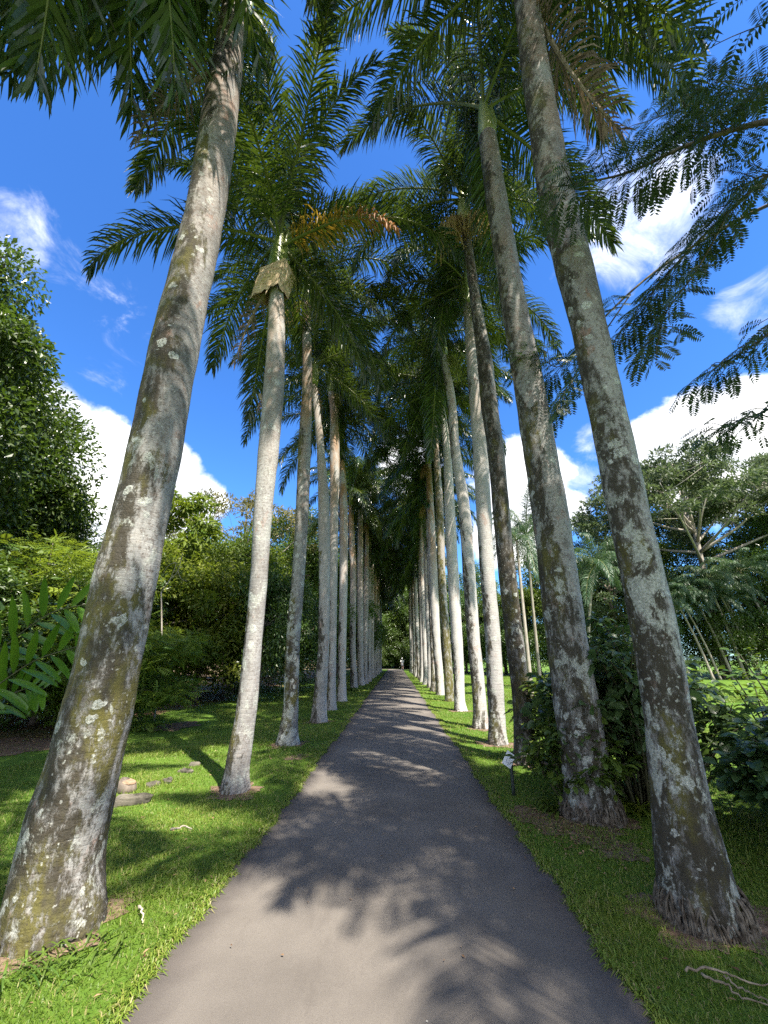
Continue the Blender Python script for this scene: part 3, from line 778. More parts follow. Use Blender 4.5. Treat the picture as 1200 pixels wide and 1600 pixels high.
# left garden
plant_tree(K_bigdark, (-15.4, 10.8), 3.3, (.88, .92, .97), 'broadleaf_tree', 'towering dark green broadleaf tree against the sky at the far left edge')
plant_tree(K_round, (-15.9, 15.0), 1.9, (1.0, 1.0, 1.0), 'broadleaf_tree', 'rounded dark tree below the cloud, right of the towering left-edge tree')
plant_tree(K_grey, (-20.5, 21.0), .9, (.85, .85, .93), 'broadleaf_tree', 'pale olive tree crown peeping behind the rounded dark tree at left')
plant_tree(K_flimey, (-9.4, 11.6), 2.2, (1.25, 1.25, 1.0), 'feathery_tree', 'lime green feathery small tree left of the nearest palm trunk')
plant_tree(K_bushd, (-9.8, 9.2), .7, (1.1, 1.0, .78), 'shrub', 'deep green shrub in shade behind the broad-leaved ginger at left', 'shrub')
plant_tree(K_lime, (-8.9, 15.2), 1.1, (1, 1, 1.0), 'broadleaf_tree', 'yellow-green sunlit small tree just right of the nearest left trunk')
plant_tree(K_feather, (-6.6, 10.6), .3, (1.0, .95, .95), 'feathery_shrub', 'low feathery drooping shrub between the first and second left palms', 'shrub')
plant_tree(K_low, (-7.6, 11.3), 1.4, (1.1, 1.1, 1.3), 'shrub', 'bright leafy low shrub behind the feathery drooping one', 'shrub')
plant_tree(K_bush, (-8.3, 18.3), 2.6, (1.25, 1.25, 1.22), 'shrub', 'big green bush left of the grey second palm trunk, above the soil', 'shrub')
plant_tree(K_whorl, (-10.8, 18.6), .6, (1.05, 1.05, 1.18), 'broadleaf_tree', 'tree with drooping whorls of leaves just right of the nearest left trunk')
plant_tree(K_mid, (-9.0, 24.0), 1.7, (1.05, 1.05, 1.02), 'broadleaf_tree', 'mid green tree right behind the big bush at left')
plant_tree(K_gold, (-11.3, 29.0), 2.0, (1.0, 1.0, 1.0), 'lacy_tree', 'thin golden umbrella tree with bare pale limbs against the left cloud')
plant_tree(K_bushd, (-5.7, 18.2), .2, (.82, .82, 1.12), 'shrub', 'dark upright bush between the second and third left palm trunks', 'shrub')
plant_tree(K_bushd, (-5.6, 23.5), 2.1, (1.0, 1.0, 1.1), 'shrub', 'dark bush glimpsed between the third and fourth left palm trunks', 'shrub')
plant_tree(K_lime, (-8.4, 29.5), 2.9, (1.2, 1.2, 1.5), 'broadleaf_tree', 'bright yellow-green tree seen between the second and third left palms')
G1 = 'trees of the wood behind the left row of palms'
for k, (kd, x, y, s) in enumerate(((K_talld, -19, 27, .62), (K_tall, -15.5, 35, .74), (K_talld, -8.5, 37, .85), (K_tall, -10, 46, .95), (K_talld, -6.8, 52, .8), (K_mid, -5.8, 33, 1.1), (K_round, -6.2, 44, 1.1),
                     (K_talld, -8, 60, 1.0), (K_tall, -22, 40, .85), (K_talld, -25, 19, .72), (K_mid, -5.6, 59, 1.1), (K_talld, -29, 30, .8), (K_bushd, -10.6, 14.0, 1.0), (K_bushd, -12.5, 18.2, 1.1), (K_bushd, -14.5, 12.5, 1.1), (K_bushd, -15.5, 9.0, 1.1), (K_bushd, -11.5, 23.5, 1.2))):
    plant_tree(kd, (x, y), k * 1.3, s, 'broadleaf_tree', 'dark leafy tree in the wood behind the left row of palms', 'tree', G1)
# end of the avenue
G2 = 'dark trees closing the end of the avenue'
for k, (x, y, s) in enumerate(((0, 84, 1.1), (-5, 80, 1.0), (5, 79, 1.0), (-10, 76, 1.0), (9.5, 77, .95), (-2.6, 92, 1.3), (4, 94, 1.3), (14, 72, 1.0))):
    plant_tree(K_talld if k % 3 else K_tall, (x, y), k * 2.1, s, 'broadleaf_tree', 'dark tree closing off the far end of the avenue', 'tree', G2)
for k, (x, y, s) in enumerate(((-3.6, 77, 1.0), (-1.2, 78.5, .9), (1.4, 78, 1.0), (4.0, 76.5, 1.0), (-2.4, 82, 1.8), (.4, 81, 1.7), (3, 83, 1.8), (-5.5, 84, 1.9), (6, 84, 1.9), (.5, 88, 2.4), (-3.4, 90, 2.5), (4, 90, 2.5), (-8.5, 80, 1.7), (8, 81, 1.7))):
    plant_tree(K_bushd, (x, y), k * 1.7, s, 'shrub', 'dark shrub across the far end of the path', 'shrub', 'dark shrubs across the end of the path')

# beyond the right lawn
plant_tree(K_lacy, (29.5, 40), .5, (1.15, 1.15, 1.12), 'lacy_tree', 'wide lacy umbrella tree with pale limbs above the palms at right')
plant_tree(K_lacy, (41, 43), 2.4, (1.1, 1.1, 1.2), 'lacy_tree', 'second lacy umbrella tree running off the right edge of the photo')
plant_tree(K_grey, (20.5, 40), 1.2, (1.05, 1.05, 1.0), 'broadleaf_tree', 'yellowish-green tree left of the lacy umbrella tree, beyond the lawn')
plant_tree(K_tall, (17.0, 44), 2.2, (.8, .8, .78), 'broadleaf_tree', 'green tree beyond the lawn seen between the two nearest right trunks')
G3 = 'trees of the wood across the right lawn'
for k, (kd, x, y, s) in enumerate(((K_talld, 8.5, 53, .55), (K_tall, 12.5, 50, .62), (K_talld, 15.5, 47.5, .58), (K_talld, 20, 47, .7), (K_talld, 24.5, 45, .86), (K_tall, 28.5, 48, .95), (K_talld, 33.5, 43, .86), (K_talld, 38, 41, .9),
                     (K_talld, 43, 39, .85), (K_tall, 6.5, 63, .65), (K_round, 10, 56, 1.0), (K_mid, 5.6, 71, 1.1), (K_bushd, 14, 43.5, 1.1), (K_bushd, 18.5, 42.5, 1.2), (K_bushd, 23, 41, 1.2), (K_bushd, 28.5, 39, 1.2), (K_bushd, 33, 37.5, 1.2), (K_bushd, 11, 47.5, 1.2), (K_bushd, 7.6, 56.5, 1.1), (K_bushd, 38.5, 35.5, 1.3))):
    plant_tree(kd, (x, y), k * 1.1, s, 'broadleaf_tree', 'dark leafy tree in the wood across the right lawn', 'tree', G3)

# slender palms across the lawn
def slender_palm_meshes(seed, H, lean, nfr=16, L=3.1):
    rng = random.Random(seed); g = Geo()
    top = np.array([lean[0], lean[1], H])
    p = smooth_path([[0, 0, -.05], [lean[0] * .25, lean[1] * .25, H * .35], [lean[0] * .6, lean[1] * .6, H * .7], top], 22)
    v, t = tube(p, np.interp(np.linspace(0, 1, 22), [0, .05, .5, 1], [.15, .11, .09, .07]), 10); g.add(v, t)
    cr = Geo()
    for k in range(nfr):
        u = k / (nfr - 1); cls = max(0, min(7, int(u * 6.5 + 1)))
        mt = Matrix.Translation(tuple(top)) @ Matrix.Rotation(k * GOLD + seed, 4, 'Z') @ Matrix.Scale(L / 3.6 * rng.uniform(.85, 1.1), 4)
        cr.merge(FG[cls][rng.randrange(3)], mt)
    return g.mesh('trunk', ['wood_pale'], True), cr.mesh('crown', ['blue_frond', 'rachis'])
M['blue_frond'] = leaf_mat('bluish_palm_leaflet', (.035, .075, .035), (.085, .145, .075), (.15, .25, .09), .25, .4, .5)
SP = [slender_palm_meshes(3, 7.4, (-1.6, .2)), slender_palm_meshes(5, 6.2, (-1.0, -.3)), slender_palm_meshes(8, 8.3, (-2.0, 0)), slender_palm_meshes(9, 7.6, (.2, .1), 10, 2.0)]
GS = 'leaning slender palms across the right lawn'
for k, (px, py, m, s) in enumerate(((1076, 1050, 1, .95), (1113, 1052, 0, .95), (1124, 1052, 2, .8), (1146, 1057, 0, 1.0), (1165, 1057, 1, 1.15), (1187, 1058, 2, 1.02), (1192, 1058, 0, .9), (1235, 1060, 2, 1.1))):
    b = gp(px, py); y = min(b[1], 36 + k * .3); b = vp(px, py, y)
    plant_tree(SP[m], (b[0], b[1]), (k * .9) % .8 - .4, s, 'slender_palm', 'slender leaning palm with bluish fronds at the far edge of the right lawn', 'palm tree', GS)
b = gp(832, 1093)
plant_tree(SP[3], (b[0], b[1]), .3, (.8, .8, .92), 'slender_palm', 'thin pale palm on the lawn just right of the blackish mossy trunk', 'palm tree')
plant_tree(SP[0], (9.6, 22.5), 2.6, (.8, .8, .85), 'slender_palm', 'thin palm on the lawn seen right of the second right trunk', 'palm tree')
plant_tree(SP[1], (8.4, 26.0), 1.2, (.95, .95, 1.45), 'slender_palm', 'taller thin palm behind the thin pale one, fronds against the cloud', 'palm tree')

# ------------------------------------------------------------------ near shrubs on the right
def near_shrub(seed, H, Rx, Ry, nst=26, per=26, leaf=.13, asp=.5, mat='leaf_blue', lean=(0, 0)):
    """multi-stemmed shrub: every stem carries its own broad leaves"""
    rg = np.random.default_rng(seed); st = Geo(); lf = Geo()
    for k in range(nst):
        a = rg.uniform(0, 6.28); r = math.sqrt(rg.random())
        ex, ey = math.cos(a) * r * Rx, math.sin(a) * r * Ry
        hz = H * (1 - .45 * r * r) * rg.uniform(.6, 1.05)
        b = np.array([ex * .35, ey * .35, -.03])
        tip = np.array([ex + lean[0] * hz, ey + lean[1] * hz, hz])
        mid = b * .45 + tip * .55 + [rg.normal(0, .08), rg.normal(0, .08), .12 * hz]
        p = smooth_path([b, mid, tip, tip + nz(tip - mid) * .15 + [0, 0, -.05]], 16)
        v, t = tube(p, np.linspace(.014, .004, 16), 5); st.add(v, t)
        n = per + int(rg.integers(0, 10)); u = rg.uniform(.12, 1, n) ** .75
        P = np.stack([np.interp(u, np.linspace(0, 1, 16), p[:, q]) for q in range(3)], 1)
        aa = rg.uniform(0, 6.28, n)
        ax = nz(np.stack([np.cos(aa), np.sin(aa), rg.uniform(-.35, .5, n)], 1))
        P = P + ax * (rg.random(n) * .16)[:, None]
        nn = nz(np.array([0, 0, 1.]) + rg.normal(0, .35, (n, 3)))
        l = leaf * rg.uniform(.6, 1.3, n)
        v, t = wide_leaves(P, ax, nn, l, l * asp * rg.uniform(.8, 1.15, n), .55)
        lf.add(v, t, np.repeat(np.clip(rg.normal(.45, .28, n), 0, 1), 15), 0)
    return st.mesh('stem', ['twig'], True), lf.mesh('foliage', [mat], True)

def plant_shrub(ms, loc, label, rz=0, sc=(1, 1, 1), name='shrub'):
    o = empty(name, (loc[0], loc[1], 0), rz); o.scale = sc; tag(o, label, 'shrub')
    link('stem', ms[0], o); link('foliage', ms[1], o); return o
NS1 = near_shrub(1, 1.25, .95, .9, 84, 40, .135)
NS2 = near_shrub(2, 1.15, .9, .9, 80, 38, .16, .55)
NS3 = near_shrub(3, .95, .6, .55, 52, 32, .12, .5, 'leaf_mid')
NS4 = near_shrub(4, 1.9, .9, .7, 22, 20, .12, .5, 'leaf_mid')
plant_shrub(NS1, (2.95, 5.75), 'dense dark shrub filling the gap between the two nearest right palms', .3, (1.1, 1.1, 1.55))
plant_shrub(NS2, (4.05, 4.25), 'broad-leaved shrub at the right edge, right of the lichen-spotted trunk')
plant_shrub(NS3, (2.15, 5.65), 'bright green shrub around the white label, left of the second right palm', .5, (1.0, 1.0, 1.05))
plant_shrub(NS3, (2.75, 7.4), 'leafy shrub behind the second right palm, under the blackish trunk', 2.1, (1.25, 1.2, 1.35))
plant_shrub(NS4, (3.6, 6.3), 'airy shrub with thin shoots sticking up above the dark one', .9, (1, 1, 1.0))
plant_shrub(NS4, (4.9, 5.6), 'loose twiggy shrub rising over the lawn at the right edge', 2.2, (1.05, 1, .9))
plant_shrub(NS2, (5.5, 5.4), 'dark shrub cut by the right edge behind the broad-leaved one', 1.2, (1, 1, .95))

# ginger with big pinnate-looking blades at the far left
def ginger():
    rg = np.random.default_rng(7); st = Geo(); lf = Geo()
    Y = 6.6
    stems = [([(-70, 1190), (-40, 1060), (20, 1000), (80, 958), (135, 944)], 1), ([(-90, 1190), (-60, 1110), (0, 1068), (55, 1032), (120, 1010)], 1), ([(-120, 1180), (-100, 1040), (-60, 960), (-15, 930)], 1),
             ([(-60, 1200), (-30, 1120), (30, 1080), (70, 1075)], .8), ([(-150, 1180), (-140, 1020), (-110, 930), (-60, 890)], 1)]
    base = gp(-80, 1190); b0 = np.array([base[0] * Y / base[1], Y, 0])
    for si, (pp, s) in enumerate(stems):
        pts = [b0 + [rg.normal(0, .12), rg.normal(0, .12), -.03]] + [vp(x, y, Y - .15 * k + si * .12) for k, (x, y) in enumerate(pp) if k > 0]
        p = smooth_path(pts, 26); v, t = tube(p - b0, np.linspace(.018, .005, 26), 6); st.add(v, t)
        n = 15; u = np.linspace(.30, .99, n)
        P = np.stack([np.interp(u, np.linspace(0, 1, 26), p[:, q]) for q in range(3)], 1)
        T = nz(np.stack([np.interp(u, np.linspace(0, 1, 26), np.gradient(p[:, q])) for q in range(3)], 1))
        sd = np.where(np.arange(n) % 2, 1, -1)[:, None]
        S = nz(np.cross(T, [.62, -.76, .15])) * sd
        ax = nz(T * .75 + S * .8 + rg.normal(0, .06, (n, 3)))
        nn = nz(np.array([.55, -.6, .6]) + rg.normal(0, .15, (n, 3)))
        l = .68 * s * np.interp(u, [.2, .5, 1], [.75, 1.1, .7]) * rg.uniform(.9, 1.1, n)
        v, t = wide_leaves(P - b0, ax, nn, l, .115 * s, .25, 5)
        lf.add(v, t, np.repeat(np.clip(rg.normal(.5, .2, n), 0, 1), 18), 0)
    o = empty('ginger_plant', tuple(b0)); tag(o, 'bright green ginger with long shiny blades arching in from the left edge', 'plant')
    link('stem', st.mesh('stem', ['twig'], True), o); link('foliage', lf.mesh('foliage', ['leaf_ginger'], True), o)
ginger()

# ------------------------------------------------------------------ tree on the right with fine compound leaves
def pinnate(P, A, N, L, rg, pairs=12, lw=.055, tint=.5):
    """compound leaves with many narrow leaflets; arrays of base, axis, normal, length"""
    n = len(P); A = nz(A); g = Geo(); p = P.copy(); d = A.copy()
    rach = [p.copy()]
    for k in range(pairs):
        p = p + d * (L / pairs)[:, None]; d = nz(d + np.array([0, 0, -1.]) * .055)
        B = nz(np.cross(N, d)); nn = np.cross(d, B)
        f = math.sin(math.pi * (k + 1.2) / (pairs + 1.8)) ** .6
        for s in (-1, 1):
            ax = nz(B * s + d * .45 + np.array([0, 0, -.25]) + rg.normal(0, .08, (n, 3)))
            v, t = leaves(p, ax, nn, lw * f * L / .30, lw * .34 * f * L / .30, .05, .5); g.add(v, t, np.repeat(tint, 4), 0)
        rach.append(p.copy())
    rach = np.array(rach)
    B = nz(np.cross(N, A)) * .0022
    V = np.stack([rach - B, rach + B], 2).transpose(1, 0, 2, 3).reshape(-1, 3); per = (pairs + 1) * 2; T = []
    b = np.arange(n)[:, None] * per
    for k in range(pairs):
        a = 2 * k; T += [b + [a, a + 1, a + 3], b + [a, a + 3, a + 2]]
    g.add(V, np.concatenate(T), .6, 0)
    return g

def legume():
    rg = np.random.default_rng(77); wood = Geo(); lf = Geo()
    base = np.array([7.0, -.4, 0]); fork = np.array([6.4, .0, 4.6])
    tp = smooth_path([[7.0, -.4, -.1], [6.9, -.3, 1.8], [6.6, -.1, 3.4], fork], 18)
    v, t = tube(tp - base, np.interp(np.linspace(0, 1, 18), [0, .08, 1], [.34, .24, .16]), 14); wood.add(v, t)
    def branch(pts, r0, r1, twig_step=.20, twl=.75, leafL=.29, dens=.075, start=.35, flat=1.0):
        p = smooth_path(pts, 40); v, t = tube(p - base, np.linspace(r0, r1, 40), 7); wood.add(v, t)
        length = np.sum(np.linalg.norm(np.diff(p, axis=0), axis=1)); nt_ = max(3, int(length * (1 - start) / twig_step))
        for k in range(nt_ + 1):
            u = start + (1 - start) * k / nt_; i = u * 39; q = np.array([np.interp(i, np.arange(40), p[:, c]) for c in range(3)])
            T = nz(p[min(39, int(i) + 1)] - p[max(0, int(i) - 1)])
            S = nz(np.cross(T, [0, 0, 1.])) * (1 if k % 2 else -1)
            dirn = nz(T * .8 + S * rg.uniform(.5, .95) + [0, 0, rg.uniform(-.25, .15)]) if k < nt_ else T
            l = twl * (1 - .45 * u) * rg.uniform(.7, 1.15)
            tw = smooth_path([q, q + dirn * l * .5 + [0, 0, .02], q + dirn * l + [0, 0, -.10 * l]], 8)
            v, t = tube(tw - base, np.linspace(.006, .0025, 8), 4); wood.add(v, t)
            m = max(4, int(l / dens)); w = np.linspace(.12, 1, m)
            P = np.stack([np.interp(w, np.linspace(0, 1, 8), tw[:, c]) for c in range(3)], 1)
            SS = nz(np.cross(dirn, [0, 0, 1.])) * np.where(np.arange(m) % 2, 1, -1)[:, None]
            ax = nz(dirn * np.interp(w, [0, 1], [.55, 1.3])[:, None] + SS + np.array([0, 0, -.28]) + rg.normal(0, .12, (m, 3)))
            nn = nz(np.array([0, 0, 1.]) + rg.normal(0, .25, (m, 3)))
            L = leafL * rg.uniform(.7, 1.15, m) * np.interp(w, [0, .6, 1], [.85, 1, .8])
            tint = np.clip(rg.normal(.4, .2, m), 0, 1)
            lf.merge(pinnate(P - base, ax, nn, L, rg, 10, .088, tint))
    j = lambda px, py, y: vp(px, py, y)
    # limbs that reach into the picture
    branch([fork, j(1380, 190, 1.5), j(1200, 190, 2.5), j(1080, 225, 2.75), j(980, 270, 2.8), j(885, 290, 2.75)], .045, .005, .17, .75, .30, .07, .42)
    branch([fork, j(1400, 120, 1.6), j(1230, 130, 2.6), j(1120, 150, 3.0), j(1010, 190, 3.1)], .03, .004, .18, .7, .28, .07, .5)
    branch([fork, j(1420, 300, 1.7), j(1240, 250, 2.9), j(1140, 330, 3.3), j(1050, 420, 3.5), j(985, 500, 3.6)], .04, .004, .18, .75, .30, .07, .5)
    branch([j(1140, 330, 3.3), j(1090, 420, 3.5), j(1040, 490, 3.5), j(1030, 530, 3.4)], .012, .004, .15, .6, .30, .06, .35)
    branch([fork, j(1440, 420, 2.0), j(1270, 470, 3.0), j(1190, 530, 3.3), j(1110, 580, 3.5)], .03, .004, .2, .6, .27, .08, .55)
    branch([fork, j(1440, 560, 2.2), j(1290, 590, 3.2), j(1200, 640, 3.5), j(1120, 670, 3.7)], .03, .004, .22, .55, .26, .09, .6)
    branch([fork, j(1400, 250, 2.2), j(1180, 330, 4.2), j(1030, 420, 5.0), j(940, 500, 5.2), j(880, 570, 5.2), j(845, 560, 5.1)], .035, .004, .2, .8, .34, .08, .62)
    branch([j(985, 460, 5.1), j(930, 540, 5.1), j(890, 600, 5.1), j(872, 630, 5.1)], .012, .004, .18, .7, .33, .07, .3)
    branch([fork, j(1430, 60, 1.6), j(1270, 260, 2.8), j(1180, 280, 3.2), j(1090, 370, 3.6)], .03, .004, .2, .7, .29, .08, .55)
    # unseen limbs over and behind the photographer, added to shade near palms and path
    fork2 = np.array([6.9, -1.2, 8.6])
    tp = smooth_path([fork, fork + [.1, -.5, 2.0], fork2], 10); v, t = tube(tp - base, np.linspace(.15, .10, 10), 10); wood.add(v, t)
    rr = np.random.default_rng(5)
    for k in range(38):
        hi = k >= 12
        z = rr.uniform(9.5, 13.0) if hi else rr.uniform(5.6, 8.4)
        x, y = rr.uniform(4.7, 9.5), rr.uniform(-6.2, 2.6)
        if k >= 26: x, y, z = rr.uniform(3.5, 5.4), rr.uniform(-1.2, 2.0), rr.uniform(10.0, 12.6)
        if not hi: x, y = rr.uniform(3.4, 8.5), rr.uniform(-2.6, 2.4)
        f = fork2 if hi else fork
        tip = np.array([x, y, z]); mid = f * .5 + tip * .5 + [0, 0, .35]
        branch([f, mid, tip], .05, .006, .24, 1.25, .42, .12, .25)
    o = empty('legume_tree', tuple(base)); tag(o, 'tree beyond the right edge whose feathery compound-leaf sprays hang across the sky', 'tree')
    link('trunk', wood.mesh('trunk', ['wood'], True), o); link('crown', lf.mesh('crown', ['leaf_legume']), o)
M['leaf_legume'] = leaf_mat('compound_leaflet', (.018, .036, .014), (.045, .080, .026), (.10, .18, .04), .2, .4, .45)
legume()

# ------------------------------------------------------------------ ground, path, grass
def sheet(name, xs, ys, zf, mat):
    X, Y = np.meshgrid(xs, ys, indexing='ij'); Z = zf(X, Y); n, m = X.shape
    V = np.stack([X, Y, Z], 2).reshape(-1, 3); i, j = np.meshgrid(np.arange(n - 1), np.arange(m - 1), indexing='ij')
    a = (i * m + j).ravel(); T = np.concatenate([np.stack([a, a + m, a + m + 1], 1), np.stack([a, a + m + 1, a + 1], 1)])
    g = Geo().add(V, T); return link(name, g.mesh(name, [mat], True))
def lawn_z(x, y):
    far = np.clip((np.abs(x + .06) - 1.5) / 2.0, 0, 1)
    return far * (.022 * np.sin(x * 1.7 + y * .6) * np.cos(y * 1.1 - x * .4) + .015 * np.sin(x * 3.1) * np.sin(y * 2.3))
xs = np.concatenate([np.linspace(-500, -40, 12), np.linspace(-36, 36, 145), np.linspace(40, 500, 12)])
ys = np.concatenate([np.linspace(-60, -12, 8), np.linspace(-10, 40, 101), np.linspace(44, 110, 23), np.linspace(130, 900, 10)])
tag(sheet('lawn', xs, ys, lawn_z, 'lawn'), kind='structure')

def edge(y, side):
    r = .018 * np.sin(y * 5.1 + side) + .014 * np.sin(y * 11.3 + 2 * side) + .012 * np.sin(y * 23.7 + side) + .008 * np.sin(y * 41.3 + side) + .02 * np.sin(y * 1.3 + side * 3)
    return (1.17 + r) if side > 0 else (-1.29 - r)
def path():
    g = Geo(); ys = np.concatenate([np.arange(-14, 20, .06), np.arange(20, 72, .3)]); n = len(ys)
    cols = []
    for u in np.linspace(0, 1, 11):
        x = edge(ys, -1) * (1 - u) + edge(ys, 1) * u
        cols.append(np.stack([x, ys, np.full(n, .016 + .02 * (1 - (2 * u - 1) ** 2))], 1))
    cols = [cols[0] + [-.03, 0, -.04]] + cols + [cols[-1] + [.03, 0, -.04]]
    V = np.stack(cols, 1).reshape(-1, 3); m = len(cols)
    i, j = np.meshgrid(np.arange(n - 1), np.arange(m - 1), indexing='ij'); a = (i * m + j).ravel()
    g.add(V, np.concatenate([np.stack([a, a + 1, a + m + 1], 1), np.stack([a, a + m + 1, a + m], 1)]))
    return link('path', g.mesh('path', ['asphalt'], True))
tag(path(), kind='structure')
# a cross path closing the avenue
g = Geo(); yy = 73.2
g.add([[-9, yy - 1.4, .03], [9, yy - 1.4, .03], [9, yy + 1.4, .034], [-9, yy + 1.4, .034]], [[0, 1, 2], [0, 2, 3]])
tag(link('path', g.mesh('path', ['asphalt'])), kind='structure')

TRUNKS = [(o.location.x, o.location.y) for o in bpy.data.objects if o.get('category') == 'palm tree' and o.name.startswith('royal_palm')]
def grass():
    rg = np.random.default_rng(9); g = Geo()
    def patch(n, xr, yr, h, w, keep=None):
        x = rg.uniform(*xr, n); y = yr[0] + (yr[1] - yr[0]) * rg.random(n) ** 1.35
        ok = (x > edge(y, 1) - .015) | (x < edge(y, -1) + .015)
        for (tx, ty) in TRUNKS:
            if ty < 16: ok &= np.hypot(x - tx, y - ty) > .30 + .09 * np.sin(3 * np.arctan2(y - ty, x - tx) + tx * 9 + ty) + .05 * rg.normal(size=n)
        bald = np.sin(x * 2.3 + 1.7 * np.sin(y * 1.9)) * np.sin(y * 2.1 + 1.3 * np.sin(x * 2.7)) + .25 * rg.normal(size=n)
        soil = (x < -5.4 + .8 * np.sin(y * .7)) & (y > 7.2)
        ok &= (bald < .93) & ~(soil & (rg.random(n) < .93))
        x, y = x[ok], y[ok]; n = len(x)
        z = lawn_z(x, y); P = np.stack([x, y, z - .004], 1)
        a = rg.uniform(0, 6.28, n); ln = rg.uniform(.15, 1.1, n)
        d0 = nz(np.stack([np.cos(a) * ln, np.sin(a) * ln, np.ones(n)], 1))
        tall = 1 + .35 * np.sin(x * 3.3 + y) * np.sin(y * 2.7 - x)
        hh = h * rg.uniform(.5, 1.25, n) * tall
        wd = np.stack([-np.sin(a + rg.normal(0, .5, n)), np.cos(a), 0 * a], 1) * (w * rg.uniform(.6, 1.2, n))[:, None]
        m = P + d0 * (hh * .55)[:, None]; d1 = nz(d0 + np.array([0, 0, -.75]) + rg.normal(0, .15, (n, 3)))
        tip = m + d1 * (hh * .6)[:, None]
        V = np.stack([P - wd * .5, P + wd * .5, m - wd * .4, m + wd * .4, tip], 1).reshape(-1, 3)
        b = np.arange(n)[:, None] * 5
        T = np.concatenate([b + [0, 1, 3], b + [0, 3, 2], b + [2, 3, 4]])
        tv = np.clip(.46 + .22 * np.sin(x * 1.3 + 2 * np.sin(y)) + rg.normal(0, .18, n), 0, .88)
        tv = np.where(rg.random(n) < .09, .97, tv)
        g.add(V, T, np.repeat(tv, 5), 0)
    patch(70000, (-4.2, -1.2), (1.3, 3.6), .042, .0046)
    patch(70000, (1.05, 3.6), (1.3, 3.6), .042, .0046)
    patch(110000, (-7, -1.2), (3.6, 8), .042, .0070)
    patch(60000, (1.05, 5.0), (3.6, 8), .042, .0070)
    patch(90000, (-8, -1.2), (8, 18), .050, .013)
    patch(60000, (1.05, 8), (8, 18), .050, .013)
    patch(40000, (-5, -1.2), (18, 45), .055, .03)
    patch(70000, (1.05, 16), (18, 45), .055, .03)
    # longer tufts along the tarmac border and at the palm feet
    for side in (-1, 1):
        n = 9000; y = 1.4 + 16 * rg.random(n) ** 1.6; x = edge(y, side) + side * np.abs(rg.normal(0, .045, n))
        a = rg.uniform(0, 6.28, n); d0 = nz(np.stack([np.cos(a) * .9 - side * .3, np.sin(a) * .9, np.ones(n)], 1)); hh = .07 * rg.uniform(.4, 1.3, n)
        P = np.stack([x, y, 0 * x], 1); wd = np.stack([-np.sin(a), np.cos(a), 0 * a], 1) * .0055 * (1 + y / 8)[:, None]
        mm = P + d0 * (hh * .6)[:, None]; tip = mm + nz(d0 + [0, 0, -1.0]) * (hh * .6)[:, None]
        V = np.stack([P - wd * .5, P + wd * .5, mm - wd * .4, mm + wd * .4, tip], 1).reshape(-1, 3); b = np.arange(n)[:, None] * 5
        g.add(V, np.concatenate([b + [0, 1, 3], b + [0, 3, 2], b + [2, 3, 4]]), np.repeat(np.clip(rg.normal(.6, .25, n), 0, 1), 5))
    return g.mesh('grass', ['grass'])
tag(link('grass', grass()), 'short green lawn grass on both verges of the path', 'grass', kind='stuff')

# clump of strap leaves at the foot of the nearest left palm
def tuft(seed, n, l, w, mat, sp=.12):
    rg = np.random.default_rng(seed); g = Geo(); a = rg.uniform(0, 6.28, n)
    P = np.stack([rg.normal(0, sp, n), rg.normal(0, sp * .6, n), 0 * a - .01], 1)
    ax = nz(np.stack([np.cos(a), np.sin(a), rg.uniform(.7, 2.0, n)], 1)); nn = nz(np.stack([-np.cos(a), -np.sin(a), np.ones(n)], 1))
    v, t = wide_leaves(P, ax, nn, l * rg.uniform(.6, 1.2, n), w, 1.5, 5); g.add(v, t, np.repeat(np.clip(rg.normal(.5, .25, n), 0, 1), 18)); return g.mesh('strap_clump', [mat], True)
b = gp(120, 1492)
tag(link('strap_leaf_clump', tuft(3, 46, .24, .014, 'leaf_mid', .14), None, tuple(b)), 'clump of narrow strap leaves at the foot of the massive left palm', 'plant')
b = gp(40, 1530)
tag(link('strap_leaf_clump', tuft(4, 30, .20, .012, 'leaf_mid', .12), None, tuple(b)), 'smaller strap-leaf clump in front of the massive left palm', 'plant')
b = gp(990, 1272)
tag(link('strap_leaf_clump', tuft(5, 44, .40, .022, 'leaf_lime', .10), None, tuple(b)), 'yellowish-green strap-leaf clump between the two nearest right palms', 'plant')
b = gp(866, 1268)
tag(link('strap_leaf_clump', tuft(6, 40, .32, .035, 'leaf_mid', .10), None, tuple(b)), 'spreading leaf clump left of the foot of the second right palm', 'plant')
b = gp(550, 1080)
tag(link('strap_leaf_clump', tuft(8, 60, .5, .06, 'leaf_mid', .2), None, tuple(b)), 'weedy tuft at the foot of the seventh left palm', 'plant')

